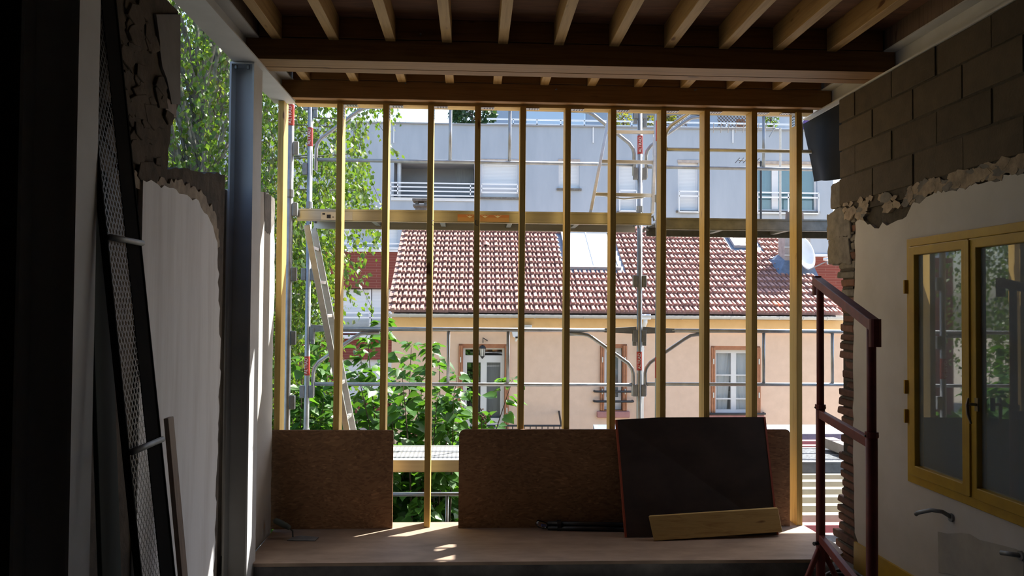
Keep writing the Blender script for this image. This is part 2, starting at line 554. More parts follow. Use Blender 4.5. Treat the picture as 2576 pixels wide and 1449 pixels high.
# ---- left wall: old masonry broken down into a diagonal, white plaster below
def L(px, py, X=LW):
    p = atx(px, py, X)
    return (p.y, p.z)
wl = MB()
wl.box(-2.1, -1.74, -2.2, 3.02, FZ - .2, 3.58)
edge = ragged([L(450, 30), L(449, 262), L(431, 300), L(421, 425), L(480, 428), L(540, 437), L(566, 440)], .05, .012, 4)
poly = [(2.95, FZ - .1), (2.95, L(450, 30)[1])] + edge + [(L(560, 440)[0], FZ - .1)]
wl.prism(poly, LW, -1.95, MX)
wl.prism([(4.6, FZ - .1), (4.6, 2.40), (5.1, 2.47), (5.75, 2.46), (5.75, FZ - .1)], -1.70, -1.95, MX)
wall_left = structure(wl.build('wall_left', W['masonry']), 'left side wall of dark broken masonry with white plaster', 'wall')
# plaster sheet
pe = ragged([(3.60, L(345, 452)[1]), L(415, 472), L(490, 505), L(520, 560), L(538, 610), L(545, 900), L(528, 1449)], .045, .016, 9)
pl = MB().prism([(3.60, FZ - .05), (3.60, pe[0][1])] + pe + [(pe[-1][0], FZ - .05)], LW + .002, LW + .022, MX)
pl.build('plaster_panel', W['plaster_left'], wall_left)
# grey plaster strip beside the opening
ps = ragged([L(385, 36), L(395, 130), L(412, 200), L(425, 262)], .05, .015, 5)
MB().prism(ps + [L(447, 262), L(447, 36)], LW + .002, LW + .014, MX).build('plaster_strip', M('grey_plaster', (.17, .165, .16), (.11, .105, .10), 6, 8), wall_left)
# rubble stones standing proud of the broken upper part
rs = random.Random(12)
for k in range(90):
    px, py = rs.uniform(285, 440), rs.uniform(15, 440)
    y, z = L(px, py)
    s = rs.uniform(.03, .10)
    n = rs.randint(5, 8)
    pts = [(y + s * 1.2 * math.cos(2 * math.pi * i / n) * rs.uniform(.55, 1.3), z + s * .7 * math.sin(2 * math.pi * i / n) * rs.uniform(.55, 1.3)) for i in range(n)]
    if max(p[0] for p in pts) > L(445, py)[0] and py < 300: continue
    if py > 300 and max(p[0] for p in pts) > L(420, py)[0]: continue
    if py < 270 and max(p[0] for p in pts) > L(388 + py * .13, py)[0]: continue
    MB().prism(pts, LW - .01, LW + rs.uniform(.004, .018), MX).build('stone', W['masonry'], wall_left, bevel=.004)
# torn crust above the plaster edge
cr = ragged([L(335, 428), L(380, 448), L(425, 452), L(500, 478), L(535, 530), L(548, 620)], .03, .022, 41)
MB().prism([(3.45, L(335, 470)[1]), (3.45, L(335, 428)[1])] + cr + [L(520, 640), L(500, 540), L(470, 520), L(400, 500)], LW - .005, LW + .012, MX).build('torn_crust', W['plaster_raw'], wall_left)
# wooden lintel stub and wall end beside the studs
MB().box(LW - .2, LW + .01, L(412, 270)[0], L(440, 270)[0], L(430, 292)[1], L(430, 255)[1]).build('lintel_stub', W['batten'], wall_left, bevel=.005)
e2 = ragged([L(655, 482), L(676, 486), L(690, 502), L(691, 700), L(686, 900), L(684, 1080), L(681, 1322)], .06, .010, 3)
MB().prism([(L(640, 800)[0], -.02), (L(640, 800)[0], L(655, 482)[1])] + e2 + [(e2[-1][0], -.02)], LW, -1.9, MX).build('wall_end', W['plaster'], wall_left)
e3 = ragged([L(664, 484), L(690, 500), L(690, 560), L(678, 590), L(664, 575)], .03, .012, 6)
MB().prism(e3[:-1], LW - .002, LW + .003, MX).build('bare_patch', W['stone_grey'], wall_left)

# ---- right wall: blocks above, white plaster below, broken brick end
Y_PL, Y_BR = 5.66, 5.60
WIN = (3.55, 4.82, .64, 2.10)                   # window opening (Y0, Y1, Z0, Z1)
wr = MB().sheet((-2.2, Y_BR), (FZ - .1, 2.40), [WIN], RW + .022, RW + .30, MX)
wr.box(RW + .16, RW + .30, WIN[0] - .02, WIN[1] + .02, WIN[2] - .02, WIN[3] + .02)  # back panel added behind the window so the glass reflects against dark
wr.box(RW + .007, RW + .21, -2.2, 5.74, 2.38, BZ - .003)
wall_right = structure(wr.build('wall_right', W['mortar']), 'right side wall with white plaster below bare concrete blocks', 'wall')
def Rt(px, py, X=RW):
    p = atx(px, py, X)
    return (p.y, p.z)
# plaster with ragged top and end
top = ragged([(-2.2, 2.36), (3.0, 2.36), Rt(2576, 436), Rt(2400, 468), Rt(2300, 500), Rt(2280, 545), Rt(2200, 572), Rt(2162, 548)], .05, .018, 21)
endp = ragged([Rt(2152, 560), Rt(2148, 800), Rt(2146, 1100), Rt(2150, 1340), Rt(2168, 1400)], .07, .010, 22)
outer = top + endp + [(endp[-1][0], FZ), (-2.2, FZ)]
# split around the window: four polygons
def clip(poly, side, val, keep):                # Sutherland-Hodgman against an axis line
    out = []
    for i in range(len(poly)):
        a, b = poly[i - 1], poly[i]
        ia, ib = keep(a[side] - val), keep(b[side] - val)
        if ia != ib:
            t = (val - a[side]) / (b[side] - a[side])
            out.append((a[0] + (b[0] - a[0]) * t, a[1] + (b[1] - a[1]) * t))
        if ib:
            out.append(b)
    return out
ge, le = (lambda d: d >= 0), (lambda d: d <= 0)
pm = MB()
pm.prism(clip(outer, 0, WIN[1], ge), RW, RW + .025, MX)
pm.prism(clip(outer, 0, WIN[0], le), RW, RW + .025, MX)
mid = clip(clip(outer, 0, WIN[0], ge), 0, WIN[1], le)
pm.prism(clip(mid, 1, WIN[3], ge), RW, RW + .025, MX)
pm.prism(clip(mid, 1, WIN[2], le), RW, RW + .025, MX)
pm.build('plaster_panel', W['plaster'], wall_right)
# torn plaster band below the blocks
rs = random.Random(5)
for k in range(120):
    t = rs.random()
    px = 2125 + t * 450
    py = 520 - 118 * t + rs.uniform(-6, 34 if t < .4 else 22)
    y, z = Rt(px, py)
    s = rs.uniform(.03, .09)
    pts = [(y + s * math.cos(i * .7) * rs.uniform(.4, 1.3), z + .5 * s * math.sin(i * .7) * rs.uniform(.4, 1.3)) for i in range(9)]
    MB().prism(pts, RW - rs.uniform(.001, .005), RW + .03, MX).build('plaster_flake', W['plaster_raw'] if k % 4 else W['stone_grey'], wall_right)
# concrete blocks, four courses
rows = [(2.455, 2.645), (2.657, 2.847), (2.859, 3.049), (3.061, BZ - .004)]
for r, (z0, z1) in enumerate(rows):
    y1 = 5.77
    off = .25 if r % 2 else .5
    k = 0
    while y1 > 1.2:
        y0 = y1 - (off if k == 0 else .5)
        b = MB()
        j = lambda: rs.uniform(-.004, .004)
        b.box(RW + j(), RW + .2, y0 + .010 + j(), y1 - .002 + j(), z0 + j(), z1)
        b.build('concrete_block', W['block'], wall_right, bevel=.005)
        y1 = y0
        k += 1
# toothed brick end
z = FZ
k = 0
rs = random.Random(31)
while z < 2.36:
    h = rs.uniform(.052, .062)
    y1 = 5.80 + rs.uniform(-.022, .022) + .022 * math.sin(k * .9) + (.07 if z < .25 else 0) + (.05 if z > 1.85 else 0)
    y0 = Y_BR - .04 + rs.uniform(-.01, .01)
    b = MB()
    a = [(RW + .004 + rs.uniform(0, .02), y0, z), (RW + .24, y0, z), (RW + .24, y1 - rs.uniform(0, .05), z), (RW + rs.uniform(.005, .04), y1, z + rs.uniform(0, .008))]
    a += [(p[0] + rs.uniform(-.008, .008), p[1] + rs.uniform(-.012, .012), z + h + rs.uniform(-.006, .004)) for p in a]
    b.hexa(a)
    b.build('brick', W['stone_grey'] if z > 1.75 and k % 3 else W['brick'], wall_right, bevel=.011)
    if k % 2:
        c = MB()
        yy = y1 - rs.uniform(.03, .08)
        c.hexa([(RW + .006, y0, z + h - .004), (RW + .2, y0, z + h - .004), (RW + .2, yy, z + h - .004), (RW + .01, yy, z + h - .004),
                (RW + .006, y0, z + h + .012), (RW + .2, y0, z + h + .012), (RW + .2, yy - .02, z + h + .012), (RW + .01, yy - .01, z + h + .012)])
        c.build('mortar_joint', W['mortar'], wall_right)
    z += h + .010
    k += 1
# rough lump of plaster on the upper wall end
for (pa, pb, ya, yb) in ((450, 520, 5.80, 5.93), (520, 600, 5.82, 6.0), (590, 665, 5.80, 5.98)):
    za, zb = Rt(2120, pb)[1], Rt(2120, pa)[1]
    pts = ragged([(5.6, za), (yb, za + .01), (yb, zb - .02), (ya, zb), (5.6, zb)], .035, .012, int(pa))
    MB().prism(pts[:-1], RW + .006, RW + .25, MX).build('broken_edge', W['stone_grey'], wall_right, bevel=.01)
MB().box(RW + .03, RW + .27, Y_BR - .02, 5.772, FZ, 2.39).build('mortar_core', W['mortar'], wall_right)
# yellow skirting
base = MB().hexa([(RW - .02, 1.0, FZ), (RW, 1.0, FZ), (RW, 5.52, FZ), (RW - .02, 5.52, FZ), (RW - .018, 1.0, .10), (RW, 1.0, .10), (RW, 5.52, .045), (RW - .018, 5.52, .045)])
structure(base.build('baseboard_right', W['yellow']), 'yellow painted skirting along the right wall', 'baseboard')
# stains patch of grey cement where a sink was
pp = ragged([Rt(2360, 1338), Rt(2420, 1340), Rt(2576, 1390), Rt(2576, 1470), Rt(2362, 1440), Rt(2360, 1338)], .08, .008, 8)
MB().prism(pp[:-1], RW - .003, RW + .002, MX).build('cement_patch', M('grey_cement_patch', (.40, .38, .33), (.30, .28, .25), 6, 8), wall_right)

# ---- yellow casement window in the right wall
win = thing('window_1', 'yellow painted wooden casement window in the right wall', 'window', (RW, 4.2, WIN[2]), kind='structure')
wy0, wy1, wz0, wz1 = WIN
fr = MB().sheet((wy0 - .01, wy1 + .01), (wz0 - .02, wz1 + .02), [(wy0 + .035, wy1 - .035, wz0 + .03, wz1 - .03)], RW - .012, RW + .06, MX)
fr.build('window_frame', W['yellow'], win, bevel=.004)
ym = 4.19
for (a, b) in ((ym + .004, wy1 - .037), (wy0 + .037, ym - .004)):
    s = MB().sheet((a, b), (wz0 + .032, wz1 - .032), [(a + .06, b - .06, wz0 + .095, wz1 - .085)], RW - .026, RW + .03, MX)
    so = s.build('casement', W['yellow'], win, bevel=.005)
    MB().box(RW + .004, RW + .009, a + .055, b - .055, wz0 + .09, wz1 - .08).build('pane', W['glass'], so)
cov = MB().box(RW - .036, RW - .024, ym - .018, ym + .018, wz0 + .04, wz1 - .04)
cov.build('meeting_strip', W['yellow'], win, bevel=.003)
hp = atx(2462, 1018, RW - .03)
h = MB().box(RW - .044, RW - .034, hp.y - .013, hp.y + .013, hp.z - .035, hp.z + .035)
h.tube([(RW - .04, hp.y, hp.z), (RW - .085, hp.y, hp.z + .003)], .008)
h.tube([(RW - .083, hp.y + .005, hp.z + .035), (RW - .087, hp.y + .008, hp.z), (RW - .085, hp.y + .006, hp.z - .05), (RW - .075, hp.y - .004, hp.z - .10)], [.005, .009, .009, .005])
h.build('handle', M('tarnished_brass', (.22, .18, .12), (.14, .11, .08), 10, rough=.4, metal=.7), win)
for zz in (.98, 1.16, 1.78):
    MB().box(RW - .034, RW - .004, wy1 - .004, wy1 + .012, zz, zz + .085).build('hinge', W['yellow'], win, bevel=.003)

# ---- steel frame
def hsec(mb, o, ax_len, ax_b, ax_h, L0, L1, b, h, tw=.007, tf=.010):
    """H section along ax_len; flanges lie across ax_b, spaced along ax_h"""
    def seg(b0, b1, h0, h1):
        P = []
        for l in (L0, L1):
            for (q, r) in ((b0, h0), (b1, h0), (b1, h1), (b0, h1)):
                P.append(Vector(o) + ax_len * l + ax_b * q + ax_h * r)
        mb.hexa(P)
    seg(-b / 2, b / 2, 0, tf)
    seg(-b / 2, b / 2, h - tf, h)
    seg(-tw / 2, tw / 2, tf, h - tf)
X_, Y_, Z_ = Vector((1, 0, 0)), Vector((0, 1, 0)), Vector((0, 0, 1))
mb = MB(); hsec(mb, (-1.475, 0, BZ), Y_, X_, Z_, -2.2, 6.20, .17, .155)
tag(mb.build('steel_beam', W['steel']), 'grey painted steel beam carried on the left steel columns', 'beam', 'grey steel beams along the walls')
mb = MB(); hsec(mb, (RW + .078, 0, BZ), Y_, X_, Z_, -2.2, 6.42, .17, .155)
tag(mb.build('steel_beam', W['steel']), 'grey steel beam lying on the concrete block wall', 'beam', 'grey steel beams along the walls')
def column(Y0, d, Xr, w, label):
    t = thing('steel_column', label, 'column', (Xr - w / 2, Y0 + d / 2, FZ), 'grey steel columns on the left')
    mb = MB()
    hsec(mb, (Xr, Y0 + d / 2, FZ), Z_, Y_, -X_, .012, BZ - FZ - .014, d, w, .008, .012)
    mb.build('shaft', W['steel'], t)
    MB().box(Xr - w - .03, Xr + .03, Y0 - .03, Y0 + d + .03, FZ, FZ + .015).build('base_plate', W['steel'], t)
    MB().box(Xr - w, Xr, Y0, Y0 + d, BZ - .014, BZ - .001).build('cap_plate', W['steel'], t)
    for k in (0.3, .8):
        MB().tube([(Xr - w * k, Y0 + .03, BZ - .04), (Xr - w * k, Y0 + .03, BZ - .013)], .012, 6).build('bolt', W['galv_dull'], t)
column(5.14, .20, -1.425, .155, 'far grey steel column beside the broken plaster')
column(2.86, .155, -1.405, .20, 'near grey steel column beside the leaning perforated deck')

# ---- timber ceiling frame
def XJ(i): return -1.275 + .3612 * i
for i in range(11):
    b = MB().box(XJ(i) - .032, XJ(i) + .032, -2.15, 5.10, 3.378, CZ)
    pos = ['leftmost', 'second', 'third', 'fourth', 'fifth', 'sixth', 'seventh', 'eighth', 'ninth', 'tenth', 'rightmost'][i]
    lab = ('%s ceiling joist from the left, in front of the big timber beam' % pos) if 0 < i < 10 else ('%s ceiling joist in front of the big timber beam' % pos)
    tag(b.build('ceiling_joist', W['joist'], bevel=.003), lab, 'joist', 'ceiling joists in front of the beam')
    b = MB().box(XJ(i) - .032 - .01, XJ(i) + .032 - .01, 5.385, 6.035, 3.378, CZ)
    lab = ('%s short joist from the left, behind the big timber beam' % pos) if 0 < i < 10 else ('%s short joist behind the big timber beam' % pos)
    tag(b.build('short_joist', W['joist'], bevel=.003), lab, 'joist', 'short joists between the two timber beams')
gb = thing('timber_beam', 'big doubled timber beam crossing the ceiling in front of the window studs', 'beam', (.6, 5.2, 3.25))
MB().box(-1.47, 2.77, 5.105, 5.275, BZ + .0105, 3.39).build('front_timber', W['beam'], gb, bevel=.003)
MB().box(-1.388, 2.69, 5.105, 5.275, 3.395, CZ - .002).build('upper_timber', W['beam'], gb, bevel=.003)
MB().box(-1.47, 2.77, 5.283, 5.380, BZ + .0105, 3.39).build('rear_timber', W['beam'], gb, bevel=.003)
MB().box(-1.388, 2.69, 5.283, 5.380, 3.395, CZ - .002).build('rear_upper_timber', W['beam'], gb, bevel=.003)
hb = thing('header_beam', 'brown timber header beam over the row of studs', 'beam', (.6, 6.1, 3.24))
W['header'] = wood('header_spruce', 0, (.34, .18, .06), (.24, .12, .035))
MB().box(-1.47, 2.77, 6.045, 6.12, BZ + .0105, 3.388).build('front_timber', W['header'], hb, bevel=.003)
MB().box(-1.388, 2.69, 6.045, 6.12, 3.393, CZ - .002).build('upper_timber', W['header'], hb, bevel=.003)
MB().box(-1.385, 2.66, 6.125, 6.245, BZ - .012, 3.388).build('rear_timber', W['plank'], hb, bevel=.003)
for px, py in ((1020, 208), (1398, 223), (1748, 224), (580 + 1500 / 3.14, 84)):
    Yb = 6.035 if py > 150 else 5.095
    p = at(px, py, Yb)
    MB().tube([(p.x, Yb + .03, p.z), (p.x + .004, Yb - .03, p.z - .012)], .006, 6).build('screw', W['galv_dull'], hb if py > 150 else gb)

tag(MB().box(-1.55, -1.40, -2.15, 6.20, BZ + .1565, CZ - .001).build('gap_filler', W['batten']), 'added dark timber filler blocking the light gap above the left steel beam', 'timber', 'added timber fillers above the steel beams')  # fillers added to block the sky light leaking in above both beams
tag(MB().box(2.70, 2.86, -2.15, 6.22, BZ + .1565, CZ - .001).build('gap_filler', W['batten']), 'added dark timber filler blocking the light gap above the right steel beam', 'timber', 'added timber fillers above the steel beams')

# ---- studs
STUD_PX = [(698, 690), (848, 837), (961, 957), (1078, 1067), (1195, 1188), (1311, 1301), (1426, 1414), (1541, 1529), (1666, 1657), (1773, 1770), (1892, 1890), (2003, 2005)]
names = ['first', 'second', 'third', 'fourth', 'fifth', 'sixth', 'seventh', 'eighth', 'ninth', 'tenth', 'eleventh', 'last']
extra = ['beside the far steel column', 'above the left chipboard', 'at the edge of the left chipboard', 'standing free in the gap between the chipboards',
         'at the rounded corner of the wide chipboard', 'in front of the glazed house door', 'in front of the plain peach wall', 'in front of the narrow dark window',
         'hiding the near scaffold post', 'left of the curtained house window', 'right of the curtained house window', 'beside the red trestle']
SW = .044
def bracket(parent, x, top, left=False):
    s = -1 if left else 1
    b = MB()
    y0, y1 = SY + .022, SY + .085
    t = .003
    b.box(min(x, x + s * t), max(x, x + s * t), y0, y1, top - .105, top - .002)
    b.box(min(x, x + s * .105), max(x, x + s * .105), y0, y1, top - .005, top - .001)
    br = b.build('angle_bracket', W['zinc_bracket'], parent)
    hh = MB()
    for k in range(4):
        for yy in (y0 + .018, y1 - .018):
            hh.tube([(x + s * (.03 + .021 * k), yy, top - .0062), (x + s * (.03 + .021 * k), yy, top - .0035)], .0055, 6)
            hh.tube([(x + s * .0042, yy, top - .028 - .021 * k), (x + s * .0015, yy, top - .028 - .021 * k)], .0055, 6)
    hh.build('nail_holes', W['hole_or_shade'], br)['kind'] = 'stuff'
for i, (pt, pb) in enumerate(STUD_PX):
    xt, xb = at(pt, 290, SY).x, at(pb, 1080, SY).x
    if i > 7:                                   # right of the view centre the given edge is the front face's left edge
        pass
    x0 = (xt + xb) / 2
    topz = BZ - .013 if i else BZ - .002
    b = MB().box(x0, x0 + SW, SY, SY + .14, .0, topz)
    o = b.build('wall_stud', W['stud'], bevel=.002)
    tag(o, ('%s timber stud %s' % (names[i] + (' in the row' if i == 11 else ' from the left'), extra[i])), 'stud', 'timber wall studs')
    if i >= 1:
        bracket(o, x0 + SW, topz) if i < 11 else bracket(o, x0, topz, True)
    if i in (3, 4):
        p = at(pt + (12 if i == 3 else 4), 560, SY - .004)
        MB().tube([(p.x, SY + .01, p.z + .02), (p.x - .012, SY - .012, p.z + .01), (p.x - .006, SY - .014, p.z - .018), (p.x + .008, SY - .006, p.z - .022)], .003, 6).build('bent_nail', W['iron'], o)

# ---- platform of chipboard sheets
pf = MB().prism([(-1.47, 5.28), (2.42, 5.28), (2.56, 5.42), (2.60, 5.62), (2.56, 6.26), (-1.49, 6.26)], -.022, 0.0, MZ)
tag(pf.build('floor_platform', W['osb_floor']), 'worn brown chipboard platform under the studs', 'platform')
MB_ = MB().prism([(-1.44, 5.30), (2.30, 5.30), (2.1, 6.2), (-1.44, 6.2)], FZ - .01, -.0225, MZ)
tag(MB_.build('support_curb', W['concrete']), 'dark concrete curb under the front of the chipboard platform', 'curb')

# ================================================================== THINGS IN THE ROOM
# chipboard sheets along the studs
def rounded(x0, x1, z0, z1, r0, r1, n=5):
    pts = [(x0, z0), (x1, z0)]
    for (cx, r, a0) in ((x1, r1, 0), (x0, r0, 90)):
        for k in range(n + 1):
            a = math.radians(a0 + 90 * k / n)
            ox = cx - r if a0 == 0 else cx + r
            pts.append((ox + r * math.cos(a), z1 - r + r * math.sin(a)))
    return pts
xa, xb = at(677, 1200, SY).x, at(989, 1200, SY).x
tag(MB().prism(rounded(xa, xb, .001, at(830, 1081, SY).z, .005, .005), SY - .024, SY - .003, MY).build('chipboard_sheet', W['osb']),
    'smaller brown chipboard sheet against the studs at the left wall', 'board', 'chipboard sheets')
xa, xb = at(1154, 1200, SY).x, at(1984, 1200, SY).x
tag(MB().prism(rounded(xa, xb, .001, at(1500, 1079, SY).z, .05, .03), SY - .024, SY - .003, MY).build('chipboard_sheet', W['osb']),
    'wide brown chipboard sheet with rounded corners behind the leaning dark panel', 'board', 'chipboard sheets')

# dark film-faced panel leaning on them
A, B = atz(1573, 1352, 0.003), atz(1958, 1345, 0.003)
YT = SY - .048
C_, D_ = at(1925, 1049, YT), at(1549, 1056, YT)
fp = thing('formwork_panel', 'dark brown formwork panel with red edges leaning on the wide chipboard', 'panel', (A + B) / 2)
N = (B - A).cross(D_ - A).normalized()
if N.y < 0: N = -N
hump = D_.lerp(C_, .28) + Vector((0, 0, .012))
v = [A, B, C_, hump, D_]
p = MB()
p.add([q for q in v] + [q + N * .021 for q in v], [(0, 1, 2, 3, 4), (9, 8, 7, 6, 5), (0, 5, 6, 1), (1, 6, 7, 2), (2, 7, 8, 3), (3, 8, 9, 4), (4, 9, 5, 0)])
p.build('panel_face', W['film_ply'], fp)
for (a, b, s) in ((A, D_, -1), (B, C_, 1)):
    e = (B - A).normalized() * s
    q = MB()
    q.hexa([a - e * .012 - N * .002, a + e * .002 - N * .002, a + e * .002 + N * .022, a - e * .012 + N * .022,
            b - e * .012 - N * .002, b + e * .002 - N * .002, b + e * .002 + N * .022, b - e * .012 + N * .022])
    q.build('painted_edge', W['red_edge'], fp)

# short plank in front of it
A2, B2 = atz(1645, 1361, 0.003), at(1968, 1338, 5.80)
up = Vector((-.03, .045, .165))
dep = Vector((.02, .055, -.008))
p = MB().hexa([A2, B2, B2 + dep, A2 + dep, A2 + up, B2 + up + Vector((.015, 0, -.002)), B2 + up + dep, A2 + up + dep])
tag(p.build('timber_plank', W['plank'], bevel=.003), 'short yellow timber plank tilted in front of the dark formwork panel', 'plank')

# black tubes
rb = thing('tube_bundle', 'bundle of black tubes with a clear tip lying on the platform', 'tubes', atz(1450, 1336, 0))
for k, (dy, dz) in enumerate(((0, .018), (.036, .018), (.018, .048))):
    a, b = atz(1378, 1334, 0), atz(1600, 1338, 0)
    MB().tube([a + Vector((0, dy, dz)), b + Vector((0, dy, dz))], .017, 10).build('tube', W['black'], rb, smooth=True)
a = atz(1378, 1334, 0) + Vector((0, .018, .030))
MB().tube([a + Vector((.07, 0, 0)), a + Vector((.10, 0, 0))], .044, 12).build('tape_band', W['black'], rb)
MB().tube([a, a + Vector((-.03, 0, .004)), a + Vector((-.06, 0, .012)), a + Vector((-.085, 0, .03))], [.02, .028, .03, .018], 12).build('clear_tip', W['glass_clear'], rb, smooth=True)
MB().tube([a + Vector((-.01, 0, 0)), a + Vector((-.045, -.004, .004))], [.009, .012], 8).build('blue_core', M('blue_plastic', (.06, .10, .42), (.05, .08, .35), 5), rb)

# trowel
tw = thing('trowel', 'plastering trowel with a grey handle lying on the platform by the left wall', 'trowel', atz(760, 1358, 0))
g = lambda x, y, z=0.0: atz(x, y, 0) + Vector((0, 0, z))
bl = [g(722, 1361), g(793, 1362), g(802, 1353), g(758, 1349), g(735, 1353)]
MB().add([q + Vector((0, 0, .004)) for q in bl] + [q + Vector((0, 0, .0065)) for q in bl],
         [(0, 1, 2, 3, 4), (9, 8, 7, 6, 5)] + [(i, i + 5, (i + 1) % 5 + 5, (i + 1) % 5) for i in range(5)]).build('blade', W['galv_dull'], tw)
yb = g(735, 1353).y
MB().tube([at(737, 1353, yb), at(736, 1336, yb), at(729, 1329, yb)], .0055, 7).build('tang', W['iron'], tw)
MB().tube([at(730, 1329, yb), at(722, 1324, yb), at(706, 1316, yb), at(693, 1310, yb), at(688, 1309, yb)], [.016, .021, .024, .022, .010], 10).build('grip', M('green_grey_grip', (.09, .12, .11), (.05, .07, .065), 8, rough=.5), tw, smooth=True)

# rubble on the concrete floor in front
rs = random.Random(9)
for k, (px, py, s) in enumerate(((985, 1442, .08), (1065, 1430, .10), (1160, 1436, .08), (900, 1446, .06))):
    c = atz(px, py, FZ + .01)
    pts = [(c.x + s * 1.6 * math.cos(i * .7) * rs.uniform(.7, 1.1), c.y + s * .55 * math.sin(i * .7) * rs.uniform(.7, 1.1)) for i in range(9)]
    lab = ['flat lump of mortar at the left end of the debris on the concrete floor', 'broad lump of mortar in the middle of the floor debris',
           'right lump of mortar in the floor debris', 'small lump of mortar nearest the viewer'][k]
    tag(MB().prism(pts, FZ - .005, FZ + s * .35, MZ).build('mortar_lump', W['concrete'], bevel=.012), lab, 'rubble', 'mortar lumps on the floor')

# red adjustable trestle beside the right wall
tr = thing('scaffold_trestle', 'dull red adjustable steel trestle standing by the right wall', 'trestle', (2.0, 4.2, FZ))
YA, YB = 4.74, 3.70
pa = at(2064, 1200, YA); pb = at(2193, 1200, YB)
tA = at(2058, 705, YA).z; tB = at(2190, 818, YB).z
a0, b0 = Vector((pa.x, YA, FZ)), Vector((pb.x, YB, FZ))
def zz(p, z): return Vector((p.x, p.y, z))
for (p0, tz, cz) in ((a0, tA, at(2060, 1020, YA).z), (b0, tB, at(2192, 1090, YB).z)):
    MB().tube([zz(p0, FZ), zz(p0, cz)], .0265, 14).build('outer_post', W['red_paint'], tr, smooth=True)
    MB().tube([zz(p0, cz - .1), zz(p0, tz)], .0215, 14).build('inner_post', W['red_paint'], tr, smooth=True)
    MB().tube([zz(p0, cz - .02), zz(p0, cz + .006)], .031, 14).build('collar', W['red_paint'], tr)
    pin = zz(p0, cz - .012)
    MB().tube([pin + Vector((-.036, 0, 0)), pin + Vector((.034, 0, 0))], .005, 8).build('locking_pin', W['galv_dull'], tr)
dirv = (b0 - a0); dirv.z = 0; dirv.normalize()
ta, tb = zz(a0, tA) - dirv * .09 , zz(b0, tB) + dirv * .06
MB().bar(ta, tb, .052, .05).build('top_bar', W['red_paint'], tr, bevel=.004)
MB().tube([ta + Vector((0, 0, .028)), ta + Vector((0, 0, -.09))], .027, 14).build('end_socket', W['red_paint'], tr, smooth=False)
MB().tube([tb + Vector((0, 0, .03)), tb + Vector((0, 0, -.10))], .027, 14).build('end_socket', W['red_paint'], tr, smooth=False)
for z in (1.045, .30):
    MB().bar(zz(a0, z), zz(b0, z), .05, .03).build('cross_bar', W['red_paint'], tr, bevel=.004)
for (p0) in (a0, b0):
    for s in (-1, 1):
        MB().tube([zz(p0, .26), Vector((p0.x + s * .20, p0.y - (.06 if s < 0 else -.02), FZ + .012))], .017, 10).build('splayed_foot', W['red_paint'], tr, smooth=True)
MB().tube([zz(a0, .27) + Vector((-.05, -.02, 0)), zz(a0, .27) + Vector((.05, .02, 0))], .012, 8).build('foot_bolt', W['iron'], tr)

# coil of hose on the floor behind the trestle
hc = atz(2160, 1452, FZ)
cm = MB()
pts = []
for k in range(90):
    a = k * .28
    r = .19 + .02 * math.sin(k * .37)
    pts.append((2.42 + r * .8 * math.cos(a), 5.02 + r * math.sin(a), FZ + .02 + .0009 * k + .012 * math.sin(k * .9)))
cm.tube(pts, .012, 7)
tag(cm.build('hose_coil', W['black'], smooth=True), 'coil of dark hose on the floor between trestle and right wall', 'hose')

# black membrane hanging from the right beam
mm = MB()
nu, nv = 14, 10
vs_, fs_ = [], []
for i in range(nu):
    for j in range(nv):
        u, t = i / (nu - 1), j / (nv - 1)
        y = 5.74 + u * .80
        zt = BZ - .003
        zb = 2.67 + .06 * u - .015 * math.sin(u * 5)
        vs_.append((RW + .05 + .03 * math.sin(u * 7 + t * 1.5) * t + .05 * t * u + .0 * u, y - .05 * t * u, zt + (zb - zt) * t))
n0 = len(vs_)
vs_ += [(p[0] + .004, p[1], p[2]) for p in vs_]
for i in range(nu - 1):
    for j in range(nv - 1):
        a = i * nv + j
        fs_.append((a, a + nv, a + nv + 1, a + 1))
        fs_.append((n0 + a, n0 + a + 1, n0 + a + nv + 1, n0 + a + nv))
mm.add(vs_, fs_)
tag(mm.build('bitumen_sheet', W['membrane'], smooth=True), 'black membrane sheet hanging below the right steel beam', 'membrane')

# tap stubs in the right wall
def stub(pts, label):
    t = thing('water_tap', label, 'tap', pts[0], 'tap stubs in the right wall')
    MB().tube([pts[0] + Vector((.02, 0, 0)), pts[0] + Vector((-.012, 0, 0))], .024, 10).build('wall_flange', W['galv_dull'], t)
    MB().tube(pts, .012, 9).build('spout', W['galv_dull'], t, smooth=True)
w0 = atx(2395, 1302, RW)
stub([w0, w0 + Vector((-.05, .01, .03)), w0 + Vector((-.09, .05, .03)), w0 + Vector((-.12, .13, -.005)), w0 + Vector((-.125, .15, -.02))], 'old bent tap spout in the right wall under the yellow window')
w0 = atx(2571, 1398, RW)
stub([w0, w0 + Vector((-.04, .02, .002)), w0 + Vector((-.06, .07, -.006))], 'short tap stub low in the right wall at the picture edge')

